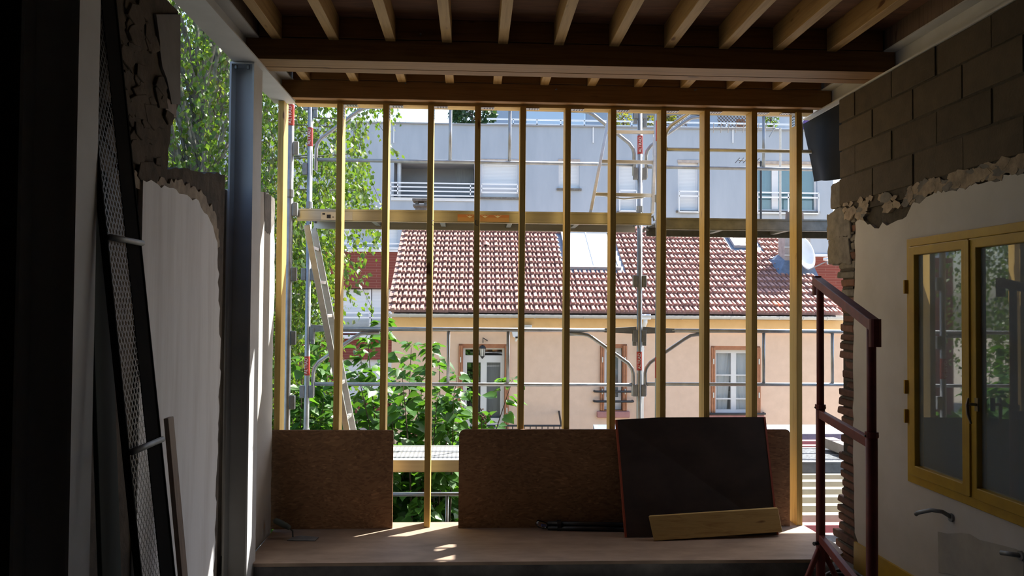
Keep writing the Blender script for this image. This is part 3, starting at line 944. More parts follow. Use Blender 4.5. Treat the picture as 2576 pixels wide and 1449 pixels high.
# ---- leaning perforated scaffold deck on the left
ld = thing('scaffold_deck', 'perforated steel scaffold deck leaning upright against the left wall', 'scaffold deck', (-1.28, 3.33, FZ))
_d0, _d1 = at(292, 0, 3.32), at(441, 1449, 3.32)
_k = (_d1.x - _d0.x) / (_d1.z - _d0.z)
foot = Vector((_d1.x + _k * (FZ - _d1.z) - .006, 0, FZ + .002)); head = Vector((_d1.x + _k * (2.95 - _d1.z) - .006, 0, 2.95))
axd = (head - foot); LEN = axd.length; axd.normalize()
nrm = Vector((axd.z, 0, -axd.x))                      # towards the room
y0, y1 = 3.02, 3.32
def DP(l, y, n): return foot + axd * l + Vector((0, y, 0)) + nrm * n
pm_ = MB()
pw, ph = .026, .044
ysplit = y0 + .004 + pw * 6.5
row = 0
l = .04
while l < LEN - .05:
    offy = (row % 2) * pw / 2
    yy = y0 + .004 + offy
    for c in range(6):
        cy, cl = yy + pw * (c + .5), l + ph / 4
        P = []
        for k in range(8):
            a = math.pi / 8 + k * math.pi / 4
            P.append(DP(cl + .0105 * math.sin(a) * 1.0, cy + .0095 * math.cos(a), .0))
        R = []
        for k in range(8):
            a = math.pi / 8 + k * math.pi / 4
            q = (max(-1, min(1, 1.5 * math.cos(a))) * pw / 2, max(-1, min(1, 1.5 * math.sin(a))) * ph / 4)
            R.append(DP(cl + q[1], cy + q[0], 0))
        pm_.add(R + P, [(k, (k + 1) % 8, (k + 1) % 8 + 8, k + 8) for k in range(8)])
    l += ph / 2
    row += 1
pm_.build('perforated_plate', M('dark_zinc_sheet', (.085, .088, .09), (.05, .053, .056), 8, rough=.45, metal=.5), ld)['kind'] = 'stuff'
MB().hexa([DP(.02, ysplit, -.002), DP(.02, y1, -.002), DP(.02, y1, .002), DP(.02, ysplit, .002),
           DP(LEN - .02, ysplit, -.002), DP(LEN - .02, y1, -.002), DP(LEN - .02, y1, .002), DP(LEN - .02, ysplit, .002)]).build('painted_shade_plate', W['hole_or_shade'], ld)  # black plate paints the shade on this half of the perforated sheet
for yy in (y0, y1):
    MB().hexa([DP(0, yy - .004, -.02), DP(0, yy + .004, -.02), DP(0, yy + .004, .006), DP(0, yy - .004, .006),
               DP(LEN, yy - .004, -.02), DP(LEN, yy + .004, -.02), DP(LEN, yy + .004, .006), DP(LEN, yy - .004, .006)]).build('side_rail', W['hole_or_shade'], ld)
for py in (607, 1118):
    zc = at(330, py, 3.2).z
    l = (zc - foot.z) / axd.z
    MB().tube([DP(l, y0 + .004, .013), DP(l, y1 - .006, .013)], .012, 10).build('cross_tube', W['galv_dull'], ld, smooth=True)

_b0, _b1 = at(424, 1050, 3.84), at(460, 1449, 3.84)
_bf = _b1 + (_b1 - _b0) * ((FZ + .003 - _b1.z) / (_b1.z - _b0.z))
bt = MB().bar(_bf, _b0, .07, .022, side=(0, 1, 0))
tag(bt.build('wood_batten', W['batten'], bevel=.003), 'brown wooden batten leaning on the white left wall', 'batten')
gb_ = MB().bar((-1.345, 3.14, FZ + .003), (-1.47, 3.14, 2.2), .16, .018, side=(0, 1, 0))
tag(gb_.build('leaning_board', W['green_board'], bevel=.003), 'narrow dark green board leaning between near column and perforated deck', 'board')

# ================================================================== OUTSIDE
GZ = -3.0
structure(MB().box(-80, 80, 6.4, 140, GZ - .5, GZ).build('ground', W['ground']), 'ground of the yard outside', 'ground')  # yard surface made pale to bounce sunlight onto the house and ceiling

# ------------------------------------------------------------------ scaffold
YN, YF = 6.46, 7.20
def text_mesh(body, size, mat, parent, loc, rot):
    cu = bpy.data.curves.new('lettering', 'FONT')
    cu.body = body
    cu.size = size
    cu.align_x = 'CENTER'
    cu.align_y = 'CENTER'
    cu.extrude = .0004
    tmp = bpy.data.objects.new('tmp', cu)
    COL.objects.link(tmp)
    dg = bpy.context.evaluated_depsgraph_get()
    me = bpy.data.meshes.new_from_object(tmp.evaluated_get(dg))
    bpy.data.objects.remove(tmp)
    me.materials.clear()
    me.materials.append(mat)
    me.name = 'lettering'
    o = bpy.data.objects.new('lettering', me)
    COL.objects.link(o)
    me.transform(Matrix.Translation(loc) @ rot)
    adopt(o, parent)
    return o
def post(X, Y, z1, label, labels=(), lugs=()):
    t = thing('scaffold_post', label, 'scaffold post', (X, Y, GZ), 'galvanised scaffold posts')
    MB().tube([(X, Y, GZ + .01), (X, Y, z1)], .0242, 14).build('tube', W['galv'], t, smooth=True)
    MB().box(X - .075, X + .075, Y - .075, Y + .075, GZ, GZ + .012).build('base_plate', W['galv_dull'], t)
    for z in labels:
        s = MB().tube([(X, Y, z - .085), (X, Y, z + .085)], .0252, 14, False).build('red_band', W['red_label'], t, smooth=True)
        text_mesh('ALTRAD', .038, W['white_print'], s, (X - .004, Y - .0262, z), Matrix.Rotation(math.pi / 2, 4, 'X') @ Matrix.Rotation(math.pi / 2, 4, 'Z'))
    for (z, s) in lugs:
        b = MB().box(min(X + s * .02, X + s * .062), max(X + s * .02, X + s * .062), Y - .022, Y + .022, z - .055, z + .055)
        b.build('lug', W['galv_dull'], t, bevel=.006)
    for z in (.55, 2.58):
        MB().tube([(X, Y, z - .03), (X, Y, z + .03)], .031, 12).build('coupling', W['galv_dull'], t)
    return t
zN = lambda py, x=730: at(x, py, YN).z
zF = lambda py, x=770: at(x, py, YF).z
PXL, PXR, PXE = -1.49, 1.505, 4.5
post(PXL, YN, 3.9, 'near left scaffold post just behind the first stud', [zN(290)], [(zN(373), 1), (zN(690), 1), (zN(850), 1), (zN(1012), 1), (2.45, 1)])
post(PXL, YF, 3.9, 'far left scaffold post standing in front of the birch leaves', [zF(345), zF(920)], [(zF(262), -1), (zF(262), 1), (zF(425), -1), (zF(690), -1), (zF(690), 1), (zF(840), 1), (zF(985), -1), (zF(985), 1)])
post(PXR, YN, 3.9, 'near middle scaffold post hidden behind the ninth stud', [zN(330, 1668), zN(925, 1668)], [(zN(708, 1668), 1), (zN(858, 1668), 1), (zN(1012, 1668), 1), (zN(400, 1668), 1)])
post(PXR, YF, 3.9, 'far middle scaffold post in front of the white downpipe', [zF(365, 1605), zF(908, 1605)], [(zF(285, 1605), -1), (zF(285, 1605), 1), (zF(437, 1605), -1), (zF(437, 1605), 1), (zF(708, 1605), -1), (zF(708, 1605), 1), (zF(845, 1605), -1), (zF(845, 1605), 1), (zF(982, 1605), -1), (zF(982, 1605), 1)])
post(PXE, YN, 3.9, 'near right scaffold post beyond the right wall')
post(PXE, YF, 3.9, 'far right scaffold post beyond the right wall')

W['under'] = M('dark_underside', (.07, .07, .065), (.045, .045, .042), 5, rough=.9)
W['deck_dull_painted_shade'] = M('dull_grating_painted_shade', (.085, .10, .115), (.03, .035, .04), 60, 2, rough=.6, metal=.3, lo=.45, hi=.55)  # dull steel, darkened further to paint the upper deck's shade on it
def deck(X0, X1, z, label, rail='alu', plate_='deck'):
    t = thing('scaffold_deck', label, 'scaffold deck', ((X0 + X1) / 2, (YN + YF) / 2, z - .1), 'aluminium scaffold decks')
    for (y, s) in ((YN + .035, 1), (YF - .035, -1)):
        b = MB().box(X0, X1, min(y, y + s * .006), max(y, y + s * .006), z - .092, z - .012)
        b.box(X0, X1, min(y - s * .008, y + s * .03), max(y - s * .008, y + s * .03), z - .014, z)
        b.box(X0, X1, min(y, y + s * .03), max(y, y + s * .03), z - .098, z - .090)
        b.build('side_rail', W[rail], t)
    ym_ = (YN + YF) / 2
    for (ya, yb_) in ((YN + .066, ym_ - .008), (ym_ + .008, YF - .066)):
        MB().box(X0 + .01, X1 - .01, ya, yb_, z - .016, z - .004).build('deck_plate', W[plate_], t)
        MB().box(X0 + .01, X1 - .01, ya, yb_, z - .024, z - .017).build('dark_underside_sheet', W['under'], t)  # dark sheet added below the plates to darken the deck's underside
    MB().box(X0 + .01, X1 - .01, ym_ - .008, ym_ + .008, z - .05, z - .002).build('centre_rib', W['alu'], t)
    for k in range(1, 5):
        xx = X0 + (X1 - X0) * k / 5
        MB().box(xx - .02, xx + .02, YN + .05, YF - .05, z - .07, z - .018).build('cross_member', W['galv_dull'], t)
    for x, s in ((X0, -1), (X1, 1)):
        for y in (YN + .06, YF - .06):
            MB().tube([(x - s * .02, y, z - .04), (x + s * .02, y, z - .02), (x + s * .03, y, z - .06)], .012, 7).build('hook', W['galv_dull'], t)
    return t
ZU, ZL = 2.462, .435
d1 = deck(PXL + .05, PXR - .05, ZU, 'upper aluminium scaffold deck with stickers in the left bay')
deck(PXR + .05, PXE - .05, ZU - .035, 'upper scaffold deck in the right bay, above the chimney', 'galv_dull')
deck(PXL + .05, PXR - .05, ZL, 'lower scaffold deck seen through the gap between the chipboards')
deck(PXR + .05, PXE - .05, ZL - .02, 'lower scaffold deck in the right bay behind the red trestle', 'galv_dull', 'deck_dull_painted_shade')
# stickers on the upper deck's side rail
yf = YN + .0335
def plate(px0, py0, px1, py1, mat, name, parent):
    a, b = at(px0, py1, yf), at(px1, py0, yf)
    return MB().box(a.x, b.x, yf - .0008, yf + .0015, a.z, b.z).build(name, mat, parent)
s1 = plate(807, 534, 887, 553, W['pale_label'], 'sticker', d1)
for (a, b, c, d) in ((811, 536, 818, 540), (822, 540, 832, 549), (836, 545, 840, 547), (845, 545, 849, 547)):
    o = plate(a, b, c, d, W['black'], 'sticker_mark', s1)
    o.location.y = -.0012
s2 = plate(1151, 541, 1281, 557, W['orange_label'], 'orange_sticker', d1)
o = plate(1151, 541, 1281, 546, W['shutter'], 'sticker_band', s2); o.location.y = -.0012
for cx in (1182, 1220, 1252):
    c = at(cx, 545, yf - .003)
    w = .035
    P = [(-w, .012), (-.3 * w, .004), (0, .010), (.3 * w, .004), (w, .012), (.25 * w, -.004), (0, -.010), (-.25 * w, -.004)]
    MB().prism([(c.x + u, c.z + v_) for u, v_ in P], yf - .0040, yf - .0026, MY).build('wing_mark', W['pale_label'], s2)
s3 = plate(2072, 552, 2085, 560, W['galv_dull'], 'stamped_plate', d1)
bpy.data.objects.remove(s3)

def guardrail(X0, X1, Y, ztop, zlow, label, legs=(.42, .60)):
    t = thing('guardrail_frame', label, 'guardrail', ((X0 + X1) / 2, Y, zlow), 'galvanised scaffold guardrails')
    r = .0168
    Lr = X1 - X0
    MB().tube([(X0 + .30, Y, ztop), (X1 - .30, Y, ztop)], .019, 12).build('top_rail', W['galv'], t, smooth=True)
    MB().tube([(X0 + .07, Y, zlow), (X1 - .07, Y, zlow)], r, 12).build('middle_rail', W['galv'], t, smooth=True)
    for k in legs:
        MB().tube([(X0 + Lr * k, Y, zlow), (X0 + Lr * k, Y, ztop)], .0145, 10).build('upright', W['galv'], t, smooth=True)
    for (x, s) in ((X0, 1), (X1, -1)):
        b = MB()
        b.hexa([(x + s * .03, Y - .012, ztop - .030), (x + s * .03, Y + .012, ztop - .030), (x + s * .32, Y + .018, ztop - .019), (x + s * .32, Y - .018, ztop - .019),
                (x + s * .03, Y - .012, ztop + .034), (x + s * .03, Y + .012, ztop + .034), (x + s * .32, Y + .018, ztop + .019), (x + s * .32, Y - .018, ztop + .019)])
        b.build('rail_head', W['galv_dull'], t)
        MB().box(min(x + s * .028, x + s * .062), max(x + s * .028, x + s * .062), Y - .014, Y + .014, ztop - .14, ztop + .02).build('head_hook', W['galv_dull'], t, bevel=.004)
        pts = [(x + s * .055, Y, zlow - .10), (x + s * .055, Y, zlow + .10), (x + s * .065, Y, zlow + .145), (x + s * .10, Y, zlow + .195),
               (x + s * .42, Y, ztop - .075), (x + s * .475, Y, ztop - .044), (x + s * .53, Y, ztop - .036), (x + s * .64, Y, ztop - .034)]
        MB().tube(pts, r, 10).build('knee_brace', W['galv'], t, smooth=True)
guardrail(PXL, PXR, YF, zF(265, 1200), zF(408, 1200), 'upper guardrail of the left scaffold bay before the grey building')
guardrail(PXL, PXR, YF, zF(829, 1200), zF(967, 1200), 'lower guardrail of the left scaffold bay before the peach house')
guardrail(PXR, PXE, YF, zF(288, 1900), zF(424, 1900), 'upper far guardrail of the right bay before the teal window', (.11 + .275, .60))
guardrail(PXR, PXE, YF, zF(833, 1900), zF(967, 1900), 'lower guardrail of the right bay before the curtained window', (.385, .60))
guardrail(PXR, PXE, YN, zF(288, 1900) + .01, zF(424, 1900) + .015, 'upper near guardrail of the right bay ending behind the black membrane', (.40, .60))
guardrail(PXL, PXR, YF, zF(1243, 1100), zF(1381, 1100), 'lowest guardrail half hidden in the lilac leaves', (.42, .60))

# ladder through the upper deck (right) and ladder hanging on the left
ul = thing('access_ladder', 'white worn ladder standing on the upper scaffold deck', 'ladder', at(1565, 535, 6.75), 'scaffold ladders')
lb, lt = at(1486, 532, 6.62), at(1543, 235, 7.05)
rb_, rt_ = at(1641, 536, 6.62), at(1652, 235, 7.05)
for (a, b) in ((lb, lt), (rb_, rt_)):
    MB().bar(a, b, .026, .055, side=(1, 0, 0)).build('side_rail', W['alu'], ul, bevel=.003)
def onl(py):
    k = (py - 532) / (235 - 532)
    return lb.lerp(lt, k), rb_.lerp(rt_, k)
for py in (491, 411, 336, 268):
    a, b = onl(py)
    MB().bar(a, b, .03, .03).build('rung', W['alu'], ul, bevel=.003)
a, b = onl(487)
MB().tube([a, a.lerp(b, .25) + Vector((0, 0, -.035)), a.lerp(b, .5) + Vector((0, 0, -.05)), a.lerp(b, .8) + Vector((0, 0, -.035)), b], .008, 8).build('bow_stay', W['alu'], ul, smooth=True)

ll = thing('access_ladder', 'slanting aluminium ladder hanging from the upper deck at the left', 'ladder', at(880, 1100, 6.85), 'scaffold ladders')
dz = lambda Y, px, py: at(px, py, Y)
r1a, r1b = at(771, 566, 6.66), at(882, 1130, 6.66)
r1b = r1a + (r1b - r1a) * ((ZL + .004 - r1a.z) / (r1b.z - r1a.z))
off = Vector((.0, .30, 0))
for o_ in (Vector(), off):
    MB().bar(r1a + o_, r1b + o_, .022, .05, side=(0, 1, 0)).build('side_rail', W['alu'], ll, bevel=.003)
for py in (622, 709, 795, 882, 967, 1055):
    c = r1a.lerp(r1b, (at(800, py, 6.66).z - r1a.z) / (r1b.z - r1a.z))
    MB().bar(c, c + off, .028, .028).build('rung', W['alu'], ll, bevel=.003)

# ------------------------------------------------------------------ peach house with tiled roof
YH = 18.0
YE, ZE, PITCH, SL = 17.62, at(1300, 788, 17.62).z, math.radians(31), 4.28
house = thing('peach_house', 'peach rendered house with a brown tiled roof behind the scaffold', 'house', (3, YH, GZ))
HX0, HX1 = at(985, 900, YH).x, at(2126, 900, YH).x
def HR(px0, py0, px1, py1):
    a, b = at(px0, py1, YH), at(px1, py0, YH)
    return (a.x, b.x, a.z, b.z)
holes = [HR(1152, 866, 1281, 1082), HR(1509, 866, 1577, 1034), HR(1788, 871, 1912, 1043)]
hw = MB().sheet((HX0, HX1), (GZ, ZE + .05), holes, YH, YH + .35, MY)
hw.box(HX0, HX0 + .3, YH + .35, YH + 7.2, GZ, ZE + .05)
hw.box(HX1 - .3, HX1, YH + .35, YH + 7.2, GZ, ZE + .05)
hw.box(HX0, HX1, YH + 7.2, YH + 7.5, GZ, ZE + .05)
hw.prism([(YH + .1, ZE), (YH + 3.8, ZE + 2.3), (YH + 7.4, ZE)], HX0 + .02, HX0 + .3, MX)
hw.prism([(YH + .1, ZE), (YH + 3.8, ZE + 2.3), (YH + 7.4, ZE)], HX1 - .3, HX1 - .02, MX)
walls = hw.build('walls', W['render'], house)
MB().box(HX0, HX1, YH - .10, YH + .01, at(1300, 824, YH).z, at(1300, 799, YH).z).build('cornice', W['cornice'], house, bevel=.02)
MB().box(HX0, HX1, YH - .05, YH + .01, at(1300, 834, YH).z, at(1300, 824, YH).z).build('cornice_moulding', W['cornice'], house, bevel=.015)
# roof base
e = Vector((0, math.cos(PITCH), math.sin(PITCH)))
nn = Vector((0, -math.sin(PITCH), math.cos(PITCH)))
E0 = Vector((0, YE, ZE))
RX0, RX1 = at(984, 780, YE).x, at(2118, 790, YE).x + .12
ridgeP = E0 + e * SL
rbm = MB()
rbm.prism([(YE + .08, ZE - .03), (ridgeP.y, ridgeP.z - .03), (2 * ridgeP.y - YE, ZE - .03), (2 * ridgeP.y - YE, ZE - .10), (ridgeP.y, ridgeP.z - .12), (YE + .08, ZE - .10)], RX0 + .05, RX1 - .05, MX)
roof = rbm.build('roof', W['stone_grey'], house)
def RP(px, py, up=0.0):                      # pixel -> point on the roof plane
    d = ray(px, py)
    t = (E0 - EYE).dot(nn) / d.dot(nn)
    return EYE + d * t + nn * up
def RL(p):                                   # roof coordinates (x, length up the slope)
    return p.x, (p - E0).dot(e)
# tiles: wide flat roll + narrow roll
TW, RH = .2115, SL / 15.0
prof = [(0, 0), (.010, .046), (.078, .050), (.088, .002), (.122, 0), (.130, .040), (.166, .042), (.174, 0), (TW, 0)]
def tile_data(wob=0):
    vs_, fs_ = [], []
    n = len(prof)
    for (l, h) in ((-.05, .072), (-.05, .020), (RH - .02, .004)):
        for (x, z) in prof:
            p = Vector((x, 0, 0)) + e * l + nn * (z + h if h != .020 else .012)
            vs_.append(tuple(p))
    # rows: 0 front top, 1 front bottom, 2 back top
    for k in range(n - 1):
        fs_.append((k, k + 1, 2 * n + k + 1, 2 * n + k))
        fs_.append((n + k, n + k + 1, k + 1, k))
    return vs_, fs_
tv, tf = tile_data()
tme = bpy.data.meshes.new('roof_tile')
tme.from_pydata(tv, [], tf)
tme.materials.append(W['tile'])
tme2 = tme.copy(); tme2.materials.clear(); tme2.materials.append(W['tile_new'])
sk1 = [RL(RP(1411, 590)), RL(RP(1578, 686))]
bigsky = (RL(RP(1438, 680))[0] - .10, RL(RP(1538, 680))[0] + .22, RL(RP(1450, 683))[1], RL(RP(1450, 592))[1])
smallsky = (RL(RP(1846, 628))[0], RL(RP(1904, 628))[0], RL(RP(1846, 628))[1], RL(RP(1824, 586))[1])
ncol = int((RX1 - RX0) / TW)
rest = MB()
cnt = 0
for r in range(15):
    for c in range(ncol):
        x = RX0 + c * TW
        l = r * RH + .045
        xc = x + TW / 2
        lc = l + RH / 2
        if any(s[0] - .05 < xc < s[1] + .05 and s[2] - .05 < lc < s[3] + .1 for s in (bigsky, smallsky)):
            continue
        p = Vector((x, YE, ZE)) + e * l + Vector((rnd(-.006, .006), 0, 0)) + nn * rnd(-.004, .006)
        new = (r == 2 and 30 < c < 60 and False)
        if r < 6 and cnt < 300:
            o = bpy.data.objects.new('roof_tile', tme2 if (r == 1 and abs(pxof(p)[0] - 1945) < 14) else tme)
            COL.objects.link(o)
            o.location = p
            adopt(o, roof)
            o.parent = roof
            cnt += 1
        else:
            rest.add([(v0[0] + p.x, v0[1] + p.y, v0[2] + p.z) for v0 in tv], tf)
rt = rest.build('roof_tiles_upper', W['tile_far'], roof)
rt['kind'] = 'stuff'
# verge tiles on the left edge, ridge tiles
for r in range(15):
    p = Vector((RX0 - .10, YE, ZE)) + e * (r * RH + .02)
    b = MB()
    q = p + e * (RH + .02)
    b.hexa([p + nn * .02, p + Vector((.17, 0, 0)) + nn * .02, q + Vector((.17, 0, 0)) + nn * .0, q + nn * .0,
            p + nn * .075, p + Vector((.17, 0, 0)) + nn * .075, q + Vector((.17, 0, 0)) + nn * .045, q + nn * .045])
    b.build('verge_tile', W['tile'], roof, bevel=.01)
x = RX0 - .1
while x < RX1:
    rp = ridgeP + Vector((0, 0, .02))
    pts = [(rp.y + .16 * math.cos(a), rp.z - .02 + .14 * math.sin(a)) for a in [math.pi * k / 6 for k in range(7)]]
    MB().prism(pts, x, x + .385, MX).build('ridge_tile', W['ridge'], roof)
    MB().prism([(rp.y + (y_ - rp.y) * 1.15, rp.z + (z_ - rp.z) * 1.2) for y_, z_ in pts], x + .36, x + .395, MX).build('ridge_collar', W['chimney'], roof)
    x += .40
# vent tile
vp = RP(1222, 624)
MB().tube([vp + nn * .05 - e * .02, vp + nn * .09 + e * .14], [.085, .05], 10).build('vent_tile', W['tile'], roof)
MB().tube([vp + nn * .055 - e * .023, vp + nn * .06 - e * .018], [.07, .07], 10).build('vent_opening', W['hole_or_shade'], roof)
# gutter
gz = ZE - .02
g = MB()
gp = [(YE - .06 + .075 * math.cos(a), gz - .01 + .075 * math.sin(a)) for a in [math.pi + math.pi * k / 6 for k in range(7)]]
gp2 = [(YE - .06 + .066 * math.cos(a), gz - .008 + .066 * math.sin(a)) for a in [2 * math.pi - math.pi * k / 6 for k in range(7)]]
g.prism(gp + gp2, RX0 - .05, RX1 + .02, MX)
gut = g.build('gutter', W['zinc'], house)
x = RX0 + .4
while x < RX1:
    pts = [(YE - .06 + .082 * math.cos(a), gz - .01 + .082 * math.sin(a)) for a in [math.pi + math.pi * k / 6 for k in range(7)]]
    MB().prism(pts, x, x + .03, MX).build('gutter_clip', W['zinc'], gut)
    x += .55
# downpipe
dx = at(1615, 900, YH - .1).x
dp = MB()
dp.tube([(dx, YE - .06, gz - .08), (dx, YE - .06, gz - .16), (dx - .0, YH - .12, gz - .33), (dx, YH - .08, gz - .45), (dx, YH - .08, GZ)], .05, 12)
dpo = dp.build('downpipe', W['pvc'], house, smooth=True)
for py in (880, 1000):
    z = at(1615, py, YH).z
    MB().tube([(dx, YH - .08, z), (dx, YH - .08, z + .05)], .056, 12).build('pipe_collar', W['pvc'], dpo)
MB().box(dx - .12, dx + .12, YE - .12, YE, gz - .10, gz + .02).build('outlet', W['pvc'], dpo, bevel=.02)

# roof lights
def skylight(name, x0, x1, l0, l1, two, label):
    def q(x, l, h): return Vector((x, YE, ZE)) + e * l + nn * h
    t = MB()
    w = .07
    for (a, b, c, d) in ((x0, x1, l0, l0 + w), (x0, x1, l1 - w, l1), (x0, x0 + w, l0 + w, l1 - w), (x1 - w, x1, l0 + w, l1 - w)):
        t.hexa([q(a, c, -.02), q(b, c, -.02), q(b, d, -.02), q(a, d, -.02), q(a, c, .13), q(b, c, .13), q(b, d, .13), q(a, d, .13)])
    o = t.build(name, W['zinc'], roof)
    o['label'] = label
    xs_ = [x0 + w, (x0 + x1) / 2, x1 - w] if two else [x0 + w, x1 - w]
    for a, b in zip(xs_[:-1], xs_[1:]):
        MB().hexa([q(a + .012, l0 + w, .10), q(b - .012, l0 + w, .10), q(b - .012, l1 - w, .10), q(a + .012, l1 - w, .10),
                   q(a + .012, l0 + w, .11), q(b - .012, l0 + w, .11), q(b - .012, l1 - w, .11), q(a + .012, l1 - w, .11)]).build('pane', W['painted_sky_pane'] if two else W['glass'], o)
    if two:
        m_ = xs_[1]
        MB().hexa([q(m_ - .014, l0, .09), q(m_ + .014, l0, .09), q(m_ + .014, l1, .09), q(m_ - .014, l1, .09), q(m_ - .014, l0, .125), q(m_ + .014, l0, .125), q(m_ + .014, l1, .125), q(m_ - .014, l1, .125)]).build('glazing_bar', W['zinc'], o)
    MB().hexa([q(x0 + .02, l0 + .02, -.03), q(x1 - .02, l0 + .02, -.03), q(x1 - .02, l1 - .02, -.03), q(x0 + .02, l1 - .02, -.03),
               q(x0 + .02, l0 + .02, .0), q(x1 - .02, l0 + .02, .0), q(x1 - .02, l1 - .02, .0), q(x0 + .02, l1 - .02, .0)]).build('well', W['white_frame'] if two else W['dark_room'], o)
    # flashing
    f = MB()
    for (a, b, c, d) in ((x0 - .12, x0, l0 - .15, l1), (x1, x1 + .12, l0 - .15, l1), (x0, x1, l0 - .15, l0)):
        f.hexa([q(a, c, .035), q(b, c, .035), q(b, d, .035), q(a, d, .035), q(a, c, .05), q(b, c, .05), q(b, d, .05), q(a, d, .05)])
    f.build('flashing', W['lead'], o)
W['painted_sky_pane'] = M('roof_glass_painted_sky', (.78, .80, .82), (.74, .76, .78), 2, rough=.12)  # opaque pale colour paints the sky's reflection on the glass
skylight('roof_light', bigsky[0], bigsky[1], bigsky[2], bigsky[3], True, 'large two-pane roof light with painted sky reflection')
skylight('roof_window', smallsky[0], smallsky[1], smallsky[2], smallsky[3], False, 'small dark roof window with pale frame')

# openings of the house
def opening(h, kind):
    x0, x1, z0, z1 = h
    yr = YH + .14
    t = MB().sheet((x0, x1), (z0, z1), [(x0 + .10, x1 - .10, z0 + .02, z1 - .09)], YH + .02, YH + .06, MY)
    o = t.build('window', W['shutter'], house)
    f0, f1 = x0 + .10, x1 - .10
    zt = z1 - .09
    if kind == 'door':
        ztr = at(1200, 895, YH).z
        xm = (f0 + f1) / 2
        hs = [(f0 + .05, f1 - .05, ztr + .0, zt - .04), (f0 + .09, xm - .07, z0 + .25, ztr - .16), (xm + .07, f1 - .09, z0 + .25, ztr - .16)]
    elif kind == 'narrow':
        hs = [(f0 + .07, f1 - .07, z0 + .30, zt - .10)]
    else:
        xm = (f0 + f1) / 2
        zz_ = [z0 + .10, at(1850, 1005, YH).z, at(1850, 945, YH).z, zt - .08]
        hs = []
        for (a, b) in ((f0 + .07, xm - .06), (xm + .06, f1 - .07)):
            for k in range(3):
                hs.append((a, b, zz_[k] + (.014 if k else 0), zz_[k + 1] - (.014 if k < 2 else 0)))
    MB().sheet((f0, f1), (z0 + .02, zt), hs, yr, yr + .07, MY).build('window_frame', W['pvc'], o)
    for k, (a, b, c, d) in enumerate(hs):
        MB().box(a, b, yr + .03, yr + .036, c, d).build('pane', W['glass_clear'] if kind != 'narrow' else W['glass'], o)
    MB().box(x0 - .05, x1 + .05, YH + .9, YH + .95, z0 - .1, z1 + .1).build('dark_room_panel', W['dark_room'], o)  # near-black panel paints the darkness of the unlit room behind the panes
    if kind == 'door':
        MB().box((f0 + f1) / 2 + .02, f1, yr + .20, yr + .22, z0, at(1200, 900, YH).z).build('blind', W['grey_curtain'], o)
        MB().box(f0 + .30, f0 + .345, yr + .20, yr + .22, z0, at(1200, 900, YH).z).build('curtain_edge', W['curtain'], o)
    elif kind == 'double':
        for (a, b, s) in ((f0, f0 + .36, 1), (f1 - .42, f1, -1)):
            pts, n = [], 24
            for i in range(n + 1):
                u = i / n
                pts.append((a + (b - a) * u, yr + .14 + .025 * math.sin(u * 26)))
            mesh = MB()
            mesh.add([(p0, q0, z0) for p0, q0 in pts] + [(p0 + (.14 * s if (s > 0) == (k / n > .5) else 0), q0, zt) for k, (p0, q0) in enumerate(pts)],
                     [(i, i + 1, n + 2 + i, n + 1 + i) for i in range(n)])
            mesh.build('curtain', W['curtain'], o, smooth=True)
        MB().box(f0, f1, yr + .26, yr + .28, z0, at(1850, 1000, YH).z + .1).build('half_blind', W['grey_curtain'], o)
    else:
        MB().box(f0, f1, yr + .1, yr + .12, z0, z1).build('dark_blind', W['black'], o)
    # folded louvre shutters in the reveal
    for (a, b) in ((x0 + .005, x0 + .045), (x0 + .05, x0 + .09), (x1 - .045, x1 - .005), (x1 - .09, x1 - .05)):
        MB().box(a, b, YH - .06, YH + .13, z0 + .02, z1 - .03).build('folded_shutter', W['shutter'], o, bevel=.004)
    for (xx, z_) in ((x0 + .04, z1 - .35), (x1 - .05, z1 - .35), (x0 + .04, z0 + .45), (x1 - .05, z0 + .45)):
        MB().box(xx - .008, xx + .02, YH - .075, YH - .06, z_ - .06, z_ + .06).build('shutter_hinge', W['pale_label'], o)
    return o
w1 = opening(holes[0], 'door')
w2 = opening(holes[1], 'narrow')
w3 = opening(holes[2], 'double')
a = HR(1501, 1034, 1583, 1050)
MB().box(a[0], a[1], YH - .09, YH + .1, a[2], a[3]).build('sill', W['sill'], house, bevel=.02)
a = HR(1780, 1043, 1920, 1056)
MB().box(a[0], a[1], YH - .09, YH + .1, a[2], a[3]).build('sill', W['sill'], house, bevel=.02)
for (px0, px1, py, wnd) in ((1497, 1593, 985, w2), (1496, 1593, 1010, w2), (1786, 1925, 1041, w3)):
    p, q = at(px0, py, YH - .12), at(px1, py, YH - .12)
    MB().tube([(p.x, YH + .01, p.z), (p.x, YH - .10, p.z), (p.x + .04, YH - .12, p.z), (q.x - .04, YH - .12, p.z), (q.x, YH - .10, p.z), (q.x, YH + .01, p.z)], .026, 9).build('guard_bar', W['iron'], wnd, smooth=True)
bl_ = MB()
p, q = at(1200, 1071, YH - .5), at(1412, 1071, YH - .5)
bl_.tube([p, q], .022, 8)
k = p.x
while k < q.x:
    bl_.tube([(k, YH - .5, p.z), (k, YH - .5, p.z - .9)], .010, 6)
    k += .13
bl_.tube([(q.x, YH - .5, p.z), (q.x, YH, p.z + .25)], .022, 8)
bl_.build('balcony_railing', W['iron'], house)
MB().box(p.x - .8, q.x, YH - .55, YH, p.z - 1.0, p.z - .9).build('balcony_slab', W['cornice'], house)

